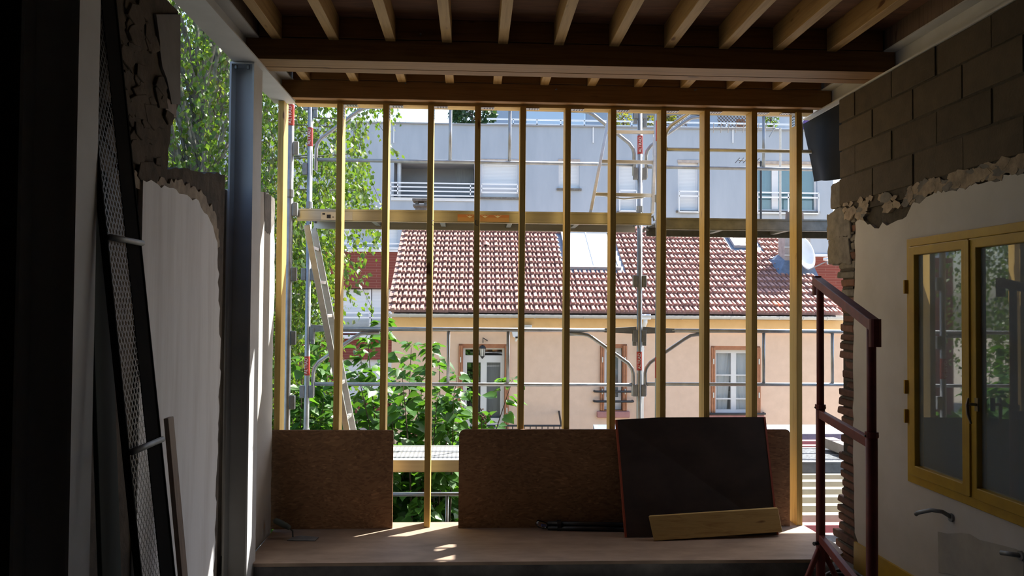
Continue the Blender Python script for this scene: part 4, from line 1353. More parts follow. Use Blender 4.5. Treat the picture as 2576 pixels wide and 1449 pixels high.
# wall lantern, floodlight, alarm box
lm = thing('wall_lantern', 'black wall lantern above the glazed door of the house', 'lantern', at(1217, 855, YH))
p = at(1215, 851, YH - .16)
MB().tube([(p.x + .10, YH, p.z - .06), (p.x + .09, YH - .08, p.z - .05), (p.x, YH - .16, p.z + .01), (p.x, YH - .16, p.z - .10)], .012, 7).build('bracket_arm', W['iron'], lm)
z0 = at(1215, 870, YH).z; z1 = at(1215, 898, YH).z
q = Vector((p.x - .01, YH - .16, 0))
MB().tube([q + Z_ * (z0 + .03), q + Z_ * (z0 - .0), q + Z_ * (z0 - .05)], [.02, .06, .085], 6).build('lantern_cap', W['iron'], lm)
MB().tube([q + Z_ * (z0 - .05), q + Z_ * (z1 + .03)], [.066, .048], 6).build('lantern_glass', W['pale_label'], lm)
for k in range(6):
    a = math.pi * k / 3
    c = Vector((math.cos(a), math.sin(a), 0))
    MB().bar(q + c * .070 + Z_ * (z0 - .05), q + c * .050 + Z_ * (z1 + .03), .012, .012).build('lantern_bar', W['iron'], lm)
MB().tube([q + Z_ * (z1 + .03), q + Z_ * (z1 + .01), q + Z_ * (z1 - .03)], [.055, .04, .01], 6).build('lantern_base', W['iron'], lm)
sp = thing('floodlight', 'small white floodlight under the eaves near the sixth stud', 'lamp', at(1297, 840, YH))
a, b = at(1290, 832, YH - .2), at(1303, 850, YH - .2)
MB().hexa([(a.x, YH - .28, b.z + .02), (b.x + .04, YH - .24, b.z - .02), (b.x + .04, YH - .02, b.z + .04), (a.x, YH - .06, b.z + .06),
           (a.x - .03, YH - .26, a.z), (b.x + .04, YH - .22, a.z), (b.x + .04, YH - .0, a.z), (a.x, YH - .02, a.z)]).build('lamp_housing', W['pvc'], sp, bevel=.01)
MB().tube([(b.x - .02, YH - .14, b.z), (b.x - .05, YH - .14, b.z - .08)], [.04, .02], 8).build('sensor', W['pvc'], sp)
MB().box(b.x - .06, b.x + .03, YH - .27, YH - .245, b.z - .01, b.z + .03).build('lamp_lens', W['black'], sp)
ab = thing('alarm_box', 'white box with louvres on the cornice above the lower guardrail', 'box', at(1330, 827, YH - .1))
a = HR(1317, 817, 1337, 824)
MB().box(a[0], a[1], YH - .2, YH - .1, a[2], a[3]).build('housing', W['pvc'], ab, bevel=.01)
MB().box(a[0] + .03, a[1] - .03, YH - .205, YH - .2, a[2] + .02, a[3] - .02).build('louvre', W['zinc'], ab)

# chimneys, dish and aerials
cb = RP(1985, 688); cx0, cx1 = RP(1955, 660).x, RP(2018, 660).x
cy0 = cb.y
czt = at(1980, 562, cy0).z
ch = MB().box(cx0, cx1, cy0, cy0 + .45, cb.z - .2, czt).build('chimney', W['chimney'], house, bevel=.02)
ch['label'] = 'rendered chimney with blue lead flashing'
MB().box(cx0 - .05, cx1 + .05, cy0 - .05, cy0 + .5, czt, czt + .07).build('crown', W['stone_grey'], ch, bevel=.01)
for k in (.3, .7):
    xx = cx0 + (cx1 - cx0) * k
    MB().tube([(xx, cy0 + .2, czt + .06), (xx, cy0 + .2, czt + .30)], [.11, .09], 10).build('chimney_pot', W['trellis'], ch)
rz = lambda y, h=.07: ZE + (y - YE) * math.tan(PITCH) + h
f = MB().hexa([Vector((cx0 - .22, cy0 - .22, rz(cy0 - .22))), Vector((cx1 + .1, cy0 - .22, rz(cy0 - .22))), Vector((cx1 + .1, cy0 + .5, rz(cy0 + .5))), Vector((cx0 - .22, cy0 + .5, rz(cy0 + .5))),
        Vector((cx0 - .005, cy0 - .01, cb.z + .32)), Vector((cx1 + .005, cy0 - .01, cb.z + .32)), Vector((cx1 + .005, cy0 + .46, cb.z + .50)), Vector((cx0 - .005, cy0 + .46, cb.z + .50))])
f.build('flashing', W['lead'], ch)
for py in (622, 642):
    zc_ = at(1976, py, cy0).z
    MB().box(cx0 - .01, cx1 + .01, cy0 - .012, cy0, zc_ - .02, zc_ + .02).build('strap', W['pale_label'], ch)
yc = 21.6
a, b = at(1044, 590, yc), at(1073, 520, yc)
c2 = MB().box(a.x, b.x, yc, yc + .4, a.z - .3, b.z).build('chimney', W['stone_grey'], house)
c2['label'] = 'small open cement chimney'
MB().box(a.x - .06, b.x + .06, yc - .05, yc + .45, b.z, b.z + .06).build('collar', W['stone_grey'], c2, bevel=.01)
zt = at(1056, 506, yc).z
for xx in (a.x, b.x - .07):
    for yy in (yc, yc + .33):
        MB().box(xx, xx + .07, yy, yy + .07, b.z + .06, zt).build('pillar', W['stone_grey'], c2)
MB().box(a.x - .08, b.x + .08, yc - .07, yc + .47, zt, zt + .07).build('cap_slab', W['stone_grey'], c2, bevel=.01)

ds = thing('satellite_dish', 'pale satellite dish on the roof right of the last stud', 'satellite dish', RP(2028, 690))
dc = at(2026, 637, 19.0)
ax = Vector((.50, -.82, .25)).normalized()
u_ = ax.cross(Z_).normalized(); v_ = u_.cross(ax).normalized()
vs_, fs_ = [], []
NR, NS = 6, 26
for i in range(NR + 1):
    r = i / NR
    for k in range(NS):
        a = 2 * math.pi * k / NS
        vs_.append(dc + (u_ * math.cos(a) * .36 + v_ * math.sin(a) * .42) * r + ax * (.085 * r * r - .08))
for i in range(NR):
    for k in range(NS):
        fs_.append((i * NS + k, i * NS + (k + 1) % NS, (i + 1) * NS + (k + 1) % NS, (i + 1) * NS + k))
nv_ = len(vs_)
vs2 = [p - ax * .012 for p in vs_]
MB().add(vs_ + vs2, fs_ + [tuple(reversed([i + nv_ for i in q])) for q in fs_] + [(NR * NS + k, NR * NS + (k + 1) % NS, nv_ + NR * NS + (k + 1) % NS, nv_ + NR * NS + k) for k in range(NS)]).build('reflector', W['dish'], ds, smooth=True)
lo_ = dc - v_ * .42
lnb = at(2081, 657, 18.7)
MB().tube([lo_, lnb], .012, 7).build('feed_arm', W['galv_dull'], ds)
MB().tube([lnb + Vector((.02, -.02, .04)), lnb + Vector((-.07, .05, .05))], [.05, .035], 9).build('receiver', W['pvc'], ds)
MB().box(lnb.x + .0, lnb.x + .07, lnb.y - .03, lnb.y + .04, lnb.z - .08, lnb.z + .02).build('receiver_body', W['zinc'], ds, bevel=.01)
MB().tube([dc - ax * .1, dc - ax * .25, Vector((dc.x - .2, dc.y + .15, RP(2030, 690).z - .1))], .025, 8).build('mast', W['galv_dull'], ds)

def aerial(px, pyb, pyt, Y, label, booms):
    t = thing('tv_aerial', label, 'aerial', at(px, pyb, Y), 'television aerials on the roof')
    p0, p1 = at(px, pyb, Y), at(px, pyt, Y)
    MB().tube([p0, Vector((p0.x, Y, p1.z))], .030, 8).build('mast', W['pale_label'] if booms != 'dark' else W['iron'], t)
    if booms == 'dark':
        q = at(px + 2, 408, Y)
        l_ = at(1855, 405, Y)
        MB().tube([(p0.x + .1, Y, q.z), (l_.x, Y - .1, l_.z)], .014, 6).build('boom', W['iron'], t)
        for k in range(6):
            xx = l_.x + (p0.x - l_.x) * k / 6
            MB().tube([(xx, Y - .18, l_.z + .05), (xx, Y + .18, l_.z - .02)], .008, 5).build('element', W['iron'], t)
    else:
        l_, q = at(1795, 322, Y), at(1945, 322, Y)
        MB().tube([l_, q], .018, 6).build('boom', W['galv'], t)
        for k in range(9):
            u = k / 8
            c = l_.lerp(q, u)
            MB().tube([c + Vector((-.06, -.22, .07)), c + Vector((.06, .22, -.07))], .010, 5).build('element', W['galv'], t)
        MB().tube([at(1935, 345, Y), at(1950, 320, Y)], .014, 6).build('stay', W['galv'], t)
        MB().tube([q, at(px, 326, Y)], .012, 6).build('link', W['galv'], t)
aerial(1963, 640, 322, 20.2, 'tall pale aerial mast rising from the chimney beside the last stud', 'yagi')
aerial(1914, 600, 405, 21.0, 'short dark aerial mast before the teal window', 'dark')

# ------------------------------------------------------------------ grey apartment building
YG = 33.0
def GR(px0, py0, px1, py1, Y=YG):
    a, b = at(px0, py1, Y), at(px1, py0, Y)
    return (a.x, b.x, a.z, b.z)
bld = thing('apartment_building', 'blue-grey apartment building with red brick lower floors behind the house', 'building', (4, YG, GZ))
GX0, GX1 = -15.0, at(2096, 500, YG).x
ztop = at(1300, 317, YG).z
zA = at(900, 629, YG).z           # foot of the grey storey / top of the brick band
zB = at(900, 724, YG).z           # head of the next storey
zC = at(900, 850, YG).z
loggia = GR(990, 411, 1193, 497)
wins = {
    'A': GR(1210, 407, 1303, 496), 'B': GR(1405, 407, 1458, 474), 'C': GR(1556, 409, 1601, 532), 'D': GR(1705, 409, 1757, 530), 'E': GR(1903, 413, 2056, 530),
}
lowh = [GR(735, 572, 832, 629), GR(845, 572, 1000, 629)]
low2 = [GR(760, 726, 1010, 826)]
fw = MB().sheet((GX0, GX1), (zA, ztop), [loggia] + list(wins.values()) + lowh, YG, YG + .35, MY)
fw.box(GX1 - .35, GX1, YG + .35, YG + 9, zA, ztop)
fw.box(GX0, GX1, YG + .35, YG + 9, ztop - .35, ztop - .3)
fw.box(GX0, GX0 + .3, YG + .35, YG + 9, GZ, ztop)
fw.box(GX0, GX1, YG + 9, YG + 9.3, GZ, ztop)
fw.build('facade', W['facade'], bld)
MB().sheet((GX0, GX1 + 4), (GZ, zA), low2 + [GR(850, 905, 1010, 1010)], YG + .01, YG + .35, MY).build('brick_facade', W['brick_facade'], bld)
MB().box(GX1 + 3.65, GX1 + 3.99, YG + .36, YG + 9, GZ, zA).build('brick_side', W['brick_facade'], bld)
MB().box(GX0, GX1 + .05, YG - .08, YG + .5, ztop, ztop + .06).build('coping', W['facade_dark'], bld)
MB().box(GX0, GX1 + 4.05, YG - .08, YG + 9, zA - .07, zA + .04).build('string_course', W['white_frame'], bld)
# loggia
x0, x1, z0, z1 = loggia
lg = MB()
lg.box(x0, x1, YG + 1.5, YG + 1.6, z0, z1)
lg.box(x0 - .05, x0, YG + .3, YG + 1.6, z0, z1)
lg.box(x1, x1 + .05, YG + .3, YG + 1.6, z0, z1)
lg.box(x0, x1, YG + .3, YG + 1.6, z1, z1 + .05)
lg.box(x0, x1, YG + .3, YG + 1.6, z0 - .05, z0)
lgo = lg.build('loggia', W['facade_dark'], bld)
a = GR(1145, 422, 1191, 495, YG + 1.45)
MB().box(a[0], a[1], YG + 1.44, YG + 1.5, a[2], a[3]).build('loggia_door', W['grey_curtain'], lgo)
dxp = at(1004, 450, YG + .2).x
MB().tube([(dxp, YG + .2, z0), (dxp, YG + .2, z1)], .09, 8).build('drain_pipe', W['zinc'], lgo)
def rails(h, pys, name='railing', posts=(), ext=.1):
    m_ = MB()
    for py in pys:
        z = at(1200, py, YG).z
        m_.box(h[0] - ext, h[1] + ext, YG - .16, YG - .12, z - .028, z + .028)
    zt_, zb_ = at(1200, min(pys), YG).z, at(1200, max(pys), YG).z
    for k in [0, 1] + list(posts):
        x = h[0] - ext + (h[1] - h[0] + 2 * ext) * k
        m_.box(x - .02, x + .02, YG - .16, YG - .12, zb_, zt_)
        m_.box(x - .02, x + .02, YG - .14, YG + .03, zb_ - .02, zb_ + .02)
    return m_.build(name, W['railing'], bld)
rails(loggia, (464, 474, 484, 495), posts=(.08, .93))
MB().box(x0 - .1, x1 + .05, YG - .06, YG + .2, z0 - .12, z0 - .0).build('loggia_ledge', W['white_frame'], bld)
def window(h, kind):
    x0, x1, z0, z1 = h
    o = MB().sheet((x0, x1), (z0, z1), [(x0 + .08, x1 - .08, z0 + .08, z1 - .16)], YG + .12, YG + .22, MY).build('window', W['white_frame'], bld)
    if kind == 'roller':
        MB().box(x0 + .06, x1 - .06, YG + .16, YG + .20, z0 + .05, z1 - .1).build('roller_shutter', W['roller'], o)
    else:
        n = 3
        MB().box(x0, x1, YG + .30, YG + .33, z0, z1).build('blind', W['teal'], o)
        wv = [(at(1952, 450, YG).x, .14), (at(2003, 450, YG).x, .07)]
        for xx, w_ in wv:
            MB().box(xx - w_, xx + w_, YG + .10, YG + .2, z0 + .08, z1 - .14).build('mullion', W['white_frame'], o)
        cuts = [x0 + .08, wv[0][0] - .14, wv[0][0] + .14, wv[1][0] - .07, wv[1][0] + .07, x1 - .08]
        for k in (0, 2, 4):
            MB().box(cuts[k], cuts[k + 1], YG + .15, YG + .16, z0 + .08, z1 - .16).build('pane', W['glass_clear'], o)
    MB().box(x0 - .08, x1 + .08, YG - .09, YG + .12, z0 - .08, z0).build('sill', W['stone_grey'], o)
    MB().box(x0 - .02, x1 + .02, YG - .03, YG + .12, z1 - .02, z1 + .10).build('shutter_box', W['chimney'], o)
    return o
for k in 'ABCD':
    window(wins[k], 'roller')
window(wins['E'], 'teal')
rails(wins['A'], (464, 475, 485), ext=-.02)
for k in 'CD':
    rails(wins[k], (475, 487, 527), ext=-.02)
rails(wins['E'], (475, 487, 527), posts=(.5,), ext=.0)
# storey below: recessed windows with roller shutters and pale panels
for h in lowh:
    x0, x1, z0, z1 = h
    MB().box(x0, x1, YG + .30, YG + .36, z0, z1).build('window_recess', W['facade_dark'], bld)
    w_ = (x1 - x0)
    o = MB().box(x0, x0 + w_ * .25, YG + .14, YG + .24, z0, z1).build('window', W['roller'], bld)
    MB().box(x0 + w_ * .25, x0 + w_ * .62, YG + .18, YG + .26, z0, z1).build('panel', W['facade'], bld)
    MB().box(x0 + w_ * .62, x0 + w_ * .64, YG + .1, YG + .26, z0, z1).build('window_jamb', W['white_frame'], bld)
    o = MB().box(x0 + w_ * .64, x1, YG + .14, YG + .24, z0, z1).build('window', W['roller'], bld)
    rails(h, (616, 627), posts=(.28,), ext=.1)
x0, x1, z0, z1 = low2[0]
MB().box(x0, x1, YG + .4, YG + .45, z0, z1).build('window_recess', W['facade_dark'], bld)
for (pa, pb, mt) in ((760, 835, 'roller'), (858, 924, 'roller'), (933, 1010, 'roller')):
    a = GR(pa, 728, pb, 826)
    MB().box(a[0], a[1], YG + .25, YG + .32, a[2], a[3]).build('window', W[mt], bld)
for px_ in (846, 928):
    a = GR(px_ - 5, 728, px_ + 4, 826)
    MB().box(a[0], a[1], YG + .2, YG + .34, a[2], a[3]).build('window_jamb', W['white_frame'], bld)
rails(low2[0], (789, 801, 838), posts=(.35, .68, .87), ext=.1)
a = GR(750, 803, 1015, 836)
MB().box(a[0], a[1], YG - .10, YG - .08, a[2], a[3]).build('balcony_glass', W['glass_clear'], bld)
MB().box(a[0], a[1], YG - .3, YG + .4, zC - .02, zC + .12).build('balcony_slab', W['white_frame'], bld)
a = GR(850, 905, 1010, 1010)
MB().box(a[0], a[1], YG + .2, YG + .3, a[2], a[3]).build('garage_shutter', W['roller'], bld)
# thin scuppers on the parapet
for px_ in (991, 1492, 1843):
    a = GR(px_ - 1.4, 319, px_ + 1.4, 360)
    MB().box(a[0], a[1], YG - .05, YG + .01, a[2], a[3]).build('scupper_pipe', W['railing'], bld)
# roof terrace: set-back storey, railing, trellis
YT2 = YG + 4.5
a = GR(1240, 240, 2000, 330, YT2)
ph = MB().sheet((a[0], a[1]), (ztop - .4, a[3] + 1.0), [GR(1325, 240, 1475, 318, YT2)], YT2, YT2 + .3, MY)
ph.box(a[0], a[0] + .3, YT2 + .3, YT2 + 4, ztop - .4, a[3] + 1)
ph.box(a[1] - .3, a[1], YT2 + .3, YT2 + 4, ztop - .4, a[3] + 1)
ph.box(a[0] - .4, a[1] + .4, YT2 - 1.2, YT2 + 4.2, a[3] + .5, a[3] + .9)
ph.build('penthouse', W['facade'], bld)
g_ = GR(1325, 240, 1475, 318, YT2)
MB().box(g_[0], g_[1], YT2 + .5, YT2 + .6, g_[2], g_[3]).build('penthouse_blind', W['grey_curtain'], bld)
MB().box(g_[0], g_[1], YT2 + .1, YT2 + .12, g_[2], g_[3]).build('penthouse_glass', W['glass_sky'], bld)
tr_ = MB()
for py in (305, 317):
    z = at(1500, py, YG + .3).z
    tr_.box(at(1225, 300, YG).x, at(2050, 300, YG).x, YG + .2, YG + .25, z - .03, z + .03)
for k in range(14):
    x = at(1292 + k * 60, 300, YG).x
    tr_.box(x - .025, x + .025, YG + .2, YG + .25, ztop, at(1500, 305, YG + .3).z)
tr_.build('terrace_railing', W['railing'], bld)
tl = MB()
for (pa, pb) in ((1640, 1730), (1805, 1880)):
    A_, B_ = at(pa, 318, YG + 1.0), at(pb, 285, YG + 1.0)
    n = 9
    for k in range(-6, n + 7):
        for s in (-1, 1):
            xs0 = A_.x + (B_.x - A_.x) * k / n
            xe = xs0 + s * (B_.z - A_.z)
            t0, t1 = 0.0, 1.0
            lo_x, hi_x = A_.x, B_.x
            f0 = lambda xx: (xx - xs0) / (xe - xs0)
            ta_, tb_ = sorted((f0(lo_x), f0(hi_x)))
            t0, t1 = max(0, ta_), min(1, tb_)
            if t1 - t0 < .05: continue
            P = lambda t: Vector((xs0 + (xe - xs0) * t, YG + 1.0, A_.z + (B_.z - A_.z) * t))
            tl.bar(P(t0), P(t1), .03, .03)
tl.build('trellis', W['trellis'], bld)['kind'] = 'stuff'
MB().box(at(1855, 300, YG + 1).x, at(1875, 300, YG + 1).x, YG + 1.05, YG + 1.2, ztop - .3, at(1860, 284, YG).z).build('terrace_pillar', W['shutter'], bld)
c = GR(2020, 303, 2045, 314, YG + .1)
tag(MB().prism(rounded(c[0], c[1], ztop + .06, c[3], .05, .05), YG - .15, YG + .2, MY).build('hung_cloth', W['purple']), 'purple cloth on the roof terrace parapet near the black membrane', 'cloth')

# ------------------------------------------------------------------ plants
def leaf_cloud(name, centers, dirs, size, mat, parent, rng, cup=.25, droop=0.6, aspect=.75):
    n = len(centers)
    C = np.asarray(centers); D = np.asarray(dirs)
    D = D + rng.normal(0, .45, D.shape)
    D[:, 2] -= droop
    D /= np.linalg.norm(D, axis=1)[:, None]
    R = rng.normal(0, 1, (n, 3))
    S = np.cross(D, R); S /= np.linalg.norm(S, axis=1)[:, None]
    Nn = np.cross(D, S)
    sz = (size * rng.uniform(.65, 1.25, n))[:, None]
    v0 = C
    v1 = C + D * sz * .42 + S * sz * .5 * aspect + Nn * sz * cup * .3
    v2 = C + D * sz
    v3 = C + D * sz * .42 - S * sz * .5 * aspect + Nn * sz * cup * .3
    V = np.stack([v0, v1, v2, v3], 1).reshape(-1, 3)
    me = bpy.data.meshes.new(name)
    me.vertices.add(4 * n)
    me.vertices.foreach_set('co', V.astype(np.float32).ravel())
    i = np.arange(n) * 4
    T = np.stack([i, i + 1, i + 2, i, i + 2, i + 3], 1).reshape(-1)
    me.loops.add(6 * n)
    me.loops.foreach_set('vertex_index', T.astype(np.int32))
    me.polygons.add(2 * n)
    me.polygons.foreach_set('loop_start', (np.arange(2 * n) * 3).astype(np.int32))
    me.update(calc_edges=True)
    me.materials.append(mat)
    o = bpy.data.objects.new(name, me)
    COL.objects.link(o)
    if parent is not None: adopt(o, parent)
    o['kind'] = 'stuff'
    return o

def birch(x, y, h, seed, label, inside, ntwig, leafsize=.062):
    rng = np.random.RandomState(seed)
    t = thing('birch_tree', label, 'tree', (x, y, GZ), 'birch trees')
    tk = MB()
    tk.tube([(x, y, GZ), (x + .1, y, GZ + 3), (x - .05, y + .1, GZ + 6), (x + .1, y, GZ + h)], [.17, .14, .09, .03], 10)
    trunk = tk.build('trunk', W['bark'], t, smooth=True)
    br = MB(); tw = MB()
    cs, ds = [], []
    for k in range(ntwig):
        for _ in range(50):
            a = rng.uniform(0, 2 * math.pi); r = math.sqrt(rng.uniform(.0, 1))
            z = rng.uniform(-2.2, h + GZ + .3)
            px_, py_ = x + math.cos(a) * r * inside[0], y + math.sin(a) * r * inside[1]
            if inside[2](px_, py_, z): break
        L_ = rng.uniform(.5, 1.3)
        d = np.array([math.cos(a) * .25, math.sin(a) * .25, -1.0])
        p = np.array([px_, py_, z + .4])
        pts = [p.copy()]
        m_ = int(L_ / .05)
        for i in range(m_):
            d = d + rng.normal(0, .10, 3); d[2] -= .03
            d /= np.linalg.norm(d)
            p = p + d * .05
            pts.append(p.copy())
            for q in range(2 if rng.rand() < .6 else 1):
                cs.append(p + rng.normal(0, .035, 3)); ds.append(d + rng.normal(0, .6, 3))
        if k % 3 == 0:
            tw.tube([tuple(q) for q in pts[::3]], .0035, 3, False)
        if k % 14 == 0:
            zt_ = min(z + .3, GZ + h - .3)
            br.tube([(x, y, max(GZ + 1.6, zt_ - 1.2 - r)), ((x + px_) / 2, (y + py_) / 2, zt_ + .1), (px_, py_, z + .4)], [.035, .02, .008], 6)
    br.build('branches', W['bark'], trunk)['kind'] = 'stuff'
    tw.build('twigs', W['stem'], trunk)['kind'] = 'stuff'
    leaf_cloud('foliage', cs, ds, leafsize, W['birch_leaf'], t, rng)
    return t
def in1(px_, py_, z):
    u, v = pxof((px_, py_, z))
    # right outline of the crown, loosely
    lim = 985 if z > 4.6 else (935 if z > 2.6 else (865 if z > .9 else 830))
    return u < lim - 15
birch(-3.6, 10.6, 9.6, 5, 'tall birch with drooping leafy twigs left of the peach house', (2.6, 2.0, in1), 2600, .07)
def in2(px_, py_, z): return True
def in3(px_, py_, z): return pxof((px_, py_, z))[0] < (850 if z > .3 else 800)
birch(-2.9, 9.4, 5.6, 15, 'young birch with dense leaves behind the slanting ladder', (1.3, 1.0, in3), 900, .065)
birch(-7.2, 12.6, 9.4, 6, 'farther birch seen through the gap in the left wall', (2.6, 1.8, in2), 1600, .075)
# two loose sprays reaching out over the grey facade
# ---- lilac
def lilac_leaf():
    half = [(0, 0), (.16, .30), (.38, .40), (.62, .30), (.84, .12), (1.0, 0)]
    v = [(a, 0, -.10 * a * a) for a, b in half]
    vr = [(a - (.08 if i == 1 else 0), b, -.10 * a * a + b * .35) for i, (a, b) in enumerate(half[1:-1])]
    vl = [(q[0], -q[1], q[2]) for q in vr]
    V = v + vr + vl
    nL = len(half)
    Fs = []
    for k in range(nL - 1):
        r0 = k if k == 0 else nL + k - 1
        r1 = nL + k if k < nL - 2 else nL - 1
        for off in (0, len(vr)):
            q0 = 0 if k == 0 else r0 + off
            q1 = r1 + off if k < nL - 2 else nL - 1
            face = [k, k + 1]
            if q1 != k + 1: face.append(q1)
            if q0 != k: face.append(q0)
            Fs.append(tuple(face) if off == 0 else tuple(reversed(face)))
    return V, Fs
LV, LF = lilac_leaf()
lme = bpy.data.meshes.new('leaf')
lme.from_pydata(LV, [], LF)
lme.materials.append(W['lilac_leaf'])
lme.polygons.foreach_set('use_smooth', [True] * len(lme.polygons))
def shrub(name, label, base, stems, seed, nparts, size, group):
    rs = random.Random(seed)
    t = thing(name, label, 'shrub', base, group)
    st = MB()
    leaves = []
    for (tip, bend) in stems:
        b0 = Vector(base) + Vector((rs.uniform(-.3, .3), rs.uniform(-.2, .2), 0))
        tip = Vector(tip)
        mid = b0.lerp(tip, .55) + Vector(bend)
        pts = []
        n = 16
        for k in range(n + 1):
            u = k / n
            pts.append(b0 * (1 - u) ** 2 + mid * 2 * u * (1 - u) + tip * u * u)
        st.tube(pts, [.022 * (1 - .85 * k / n) for k in range(n + 1)], 5)
        for k in range(4, n + 1):
            for rep in range(9):
                u = (k + rs.random()) / n
                if u > 1: u = 1
                p = b0 * (1 - u) ** 2 + mid * 2 * u * (1 - u) + tip * u * u
                if p.z < -1.6: continue
                d = (tip - b0).normalized()
                az = rs.uniform(0, 2 * math.pi)
                o_ = Vector((math.cos(az), math.sin(az), rs.uniform(-.5, .45))).normalized()
                spread_ = rs.uniform(.02, .22) * (1.15 - u * .7)
                leaves.append((p + o_ * spread_, o_, size * rs.uniform(.65, 1.2) * (1.0 if u < .93 else .75), rs.uniform(-.7, .7)))
    st.build('stems', W['stem'], t, smooth=True)['kind'] = 'stuff'
    def mat_of(l):
        p, d, s, tw_ = l
        d = (d + Vector((0, 0, -.25))).normalized()
        sd = Z_.cross(d).normalized()
        up = d.cross(sd)
        R = Matrix((d, sd, up)).transposed() @ Matrix.Rotation(tw_, 3, 'X')
        return Matrix.Translation(p) @ R.to_4x4() @ Matrix.Scale(s, 4)
    def vis(l):
        u, v = pxof(l[0])
        ok = (715 < u < 1300 and 800 < v < 1085) or (985 < u < 1160 and 1080 < v < 1312)
        return (0 if ok else 100) + l[0].y
    leaves.sort(key=vis)
    for l in leaves[:nparts]:
        o = bpy.data.objects.new('leaf', lme)
        COL.objects.link(o)
        adopt(o, t)
        o.matrix_basis = mat_of(l)
    rest = MB()
    for l in leaves[nparts:]:
        M4 = mat_of(l)
        rest.add([M4 @ Vector(v_) for v_ in LV], LF)
    if leaves[nparts:]:
        rest.build('foliage', W['lilac_leaf'], t, smooth=True)['kind'] = 'stuff'
    return t
rs = random.Random(77)
def tips(lst, Y0, Y1):
    out = []
    for (px_, py_) in lst:
        Y = rs.uniform(Y0, Y1)
        out.append((at(px_, py_, Y), (rs.uniform(-.15, .15), rs.uniform(-.2, .2), .2)))
    return out
T1 = [(1035, 868), (960, 812), (1080, 872), (1105, 905), (1010, 930), (905, 880), (925, 850), (1060, 960), (1150, 950), (1170, 985), (1140, 1010), (1190, 1040), (1100, 1000),
      (1010, 1000), (950, 960), (900, 940), (880, 1000), (1240, 1075), (1205, 1085), (985, 1040), (1050, 1050), (1120, 1060), (930, 1050), (1000, 1120), (1080, 1150), (1140, 1160),
      (1020, 1200), (1100, 1220), (1060, 1270), (980, 1180), (1150, 1250), (1290, 955)]
shrub('lilac_shrub', 'big lilac shrub with heart-shaped leaves before the glazed house door', (-.55, 8.7, GZ), tips(T1, 7.75, 9.2), 3, 300, .165, 'leafy shrubs by the scaffold')
T2 = [(760, 905), (800, 860), (825, 880), (850, 920), (780, 960), (815, 1000), (760, 1020), (840, 1040), (870, 1060), (740, 980), (790, 1060), (735, 1050), (900, 1030), (860, 970)]
shrub('leafy_shrub', 'darker shrub behind the slanting ladder at the left', (-1.95, 8.9, GZ), tips(T2, 8.0, 9.4), 4, 220, .165, 'leafy shrubs by the scaffold')
# dry seed heads on the lilac
for k, (px_, py_) in enumerate(((830, 868), (1052, 1085), (1052, 1242), (1212, 1055))):
    c = at(px_, py_, 8.1)
    sm = MB()
    for i in range(26):
        q = c + Vector((random.gauss(0, .035), random.gauss(0, .03), random.gauss(0, .04)))
        sm.tube([q, q + Vector((rnd(-.02, .02), rnd(-.02, .02), rnd(-.02, .03)))], [.008, .004], 5)
    sm.tube([c, c + Vector((0, .05, -.25))], .004, 4)
    lab = ['dry brown seed head near the ladder', 'dry seed head above the lower deck', 'dry seed head under the lower deck', 'dry seed head by the glazed house door'][k]
    tag(sm.build('seed_head', W['seed']), lab, 'seed head', 'dry lilac seed heads')

def fuzzy(name, label, cat, c, r, n, mat, size, group=None, trunk=True, seed=1, droop=.2):
    rng = np.random.RandomState(seed)
    t = thing(name, label, cat, (c[0], c[1], c[2] - r[2]), group)
    d = rng.normal(0, 1, (n, 3)); d /= np.linalg.norm(d, axis=1)[:, None]
    rad = rng.uniform(.35, 1, (n, 1)) ** .5
    P = np.array(c) + d * rad * np.array(r)
    leaf_cloud('foliage', P, d, size, mat, t, rng, droop=droop)
    b = MB()
    b.tube([(c[0], c[1], c[2] - r[2]), (c[0], c[1], c[2])], [.06, .03], 6)
    for k in range(9):
        a = k * .7
        b.tube([(c[0], c[1], c[2] - r[2] * .5 + k * r[2] * .1), (c[0] + math.cos(a) * r[0] * .7, c[1] + math.sin(a) * r[1] * .7, c[2] + (k / 9 - .3) * r[2])], [.025, .01], 5)
    b.build('branches', W['stem'], t)
    return t
p = at(1188, 290, YG + 1.5)
fuzzy('terrace_pine', 'small dark pine on the roof terrace above the loggia', 'tree', (p.x, YG + 1.5, p.z + .1), (1.0, .8, .62), 900, W['conifer'], .22, seed=2)
for k, (px_, py_, r_, lab) in enumerate(((1568, 300, .38, 'yellowish bush on the roof terrace left of the scaffold post'), (1628, 305, .30, 'yellow-green bush on the roof terrace right of the scaffold post'),
                                  (1683, 292, .26, 'small yellow bush on the terrace behind the ninth stud'), (1940, 300, .32, 'dark bush on the roof terrace above the teal window'))):
    p = at(px_, py_, YG + .9)
    fuzzy('terrace_bush', lab, 'bush', (p.x, YG + .9, p.z), (r_, r_, r_ * 1.1), 260, W['yellow_leaf'] if k < 3 else W['birch_leaf'], .11, 'bushes on the roof terrace', seed=10 + k)
p = at(770, 1030, 10.2)
fuzzy('grassy_bush', 'feathery bright green bush low behind the left posts', 'bush', (p.x, 10.2, p.z - .5), (.55, .5, .75), 1500, W['birch_leaf'], .12, seed=21, droop=-.5)

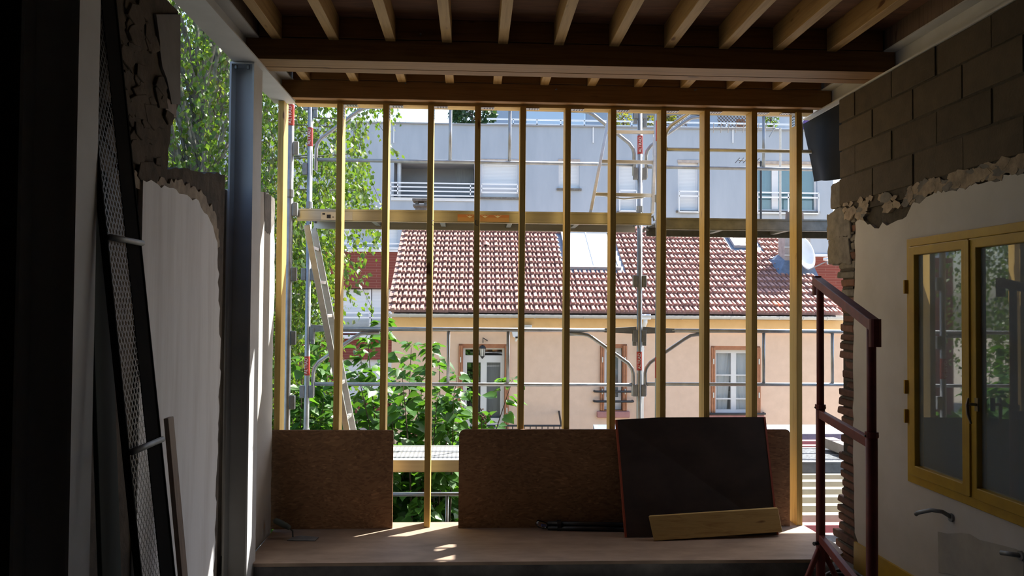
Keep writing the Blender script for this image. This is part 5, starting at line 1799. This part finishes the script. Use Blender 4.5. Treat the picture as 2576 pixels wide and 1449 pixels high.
# ------------------------------------------------------------------ ribbed lean-to roof at the lower right
lr = thing('lean_to', 'low lean-to with a ribbed red sheet roof, sun glare painted beige, behind the red trestle', 'shed', (4.2, 9.5, GZ))
RZ0, RZ1 = -.62, -.38
nr = 15
ya, yb = 7.35, 12.3
rm = MB().hexa([(1.95, ya, RZ0 - .12), (7.2, ya, RZ0 - .12), (7.2, yb, RZ1 - .12), (1.95, yb, RZ1 - .12), (1.95, ya, RZ0 - .04), (7.2, ya, RZ0 - .04), (7.2, yb, RZ1 - .04), (1.95, yb, RZ1 - .04)])
sheet_o = rm.build('roof_deck', W['red_roof'], lr)
pitch_ = (yb - ya) / nr
for k in range(nr):
    y = ya + k * pitch_
    red = k in (0, 1, 2, 13, 14)
    z_ = RZ0 + (RZ1 - RZ0) * k / nr
    pr = [(y, z_ - .03), (y + .03, z_ + .055), (y + .13, z_ + .06), (y + .17, z_ - .02), (y + pitch_, z_ - .02), (y + pitch_, z_ - .05), (y, z_ - .05)]
    MB().prism(pr, 1.9, 7.25, MX).build('roof_rib', W['red_roof' if red else 'red_roof_glare'], sheet_o)  # beige ribs paint the sun glare on a red sheet roof
MB().box(2.1, 7.0, ya + .15, ya + .35, GZ, RZ0 - .10).build('front_wall', W['render'], lr)
MB().box(2.1, 2.3, ya + .35, yb - .3, GZ, RZ0 - .10).build('side_wall', W['render'], lr)
MB().box(6.8, 7.0, ya + .35, yb - .3, GZ, RZ0 - .10).build('side_wall', W['render'], lr)
fl_ = MB().hexa([(1.9, yb, RZ1 - .05), (7.25, yb, RZ1 - .05), (7.25, yb + .3, RZ1 + .05), (1.9, yb + .3, RZ1 + .05), (1.9, yb, RZ1 + .10), (7.25, yb, RZ1 + .10), (7.25, yb + .3, RZ1 + .2), (1.9, yb + .3, RZ1 + .2)])
fl_.build('ridge_flashing', W['lead'], lr)
p = at(2098, 1120, 7.0)
tag(MB().bar(at(2083, 1112, 7.1), at(2135, 1132, 6.75), .09, .11, side=(0, 0, 1)).build('concrete_kerb', W['chimney'], bevel=.008), 'pale concrete block lying on the lower right scaffold deck', 'block')
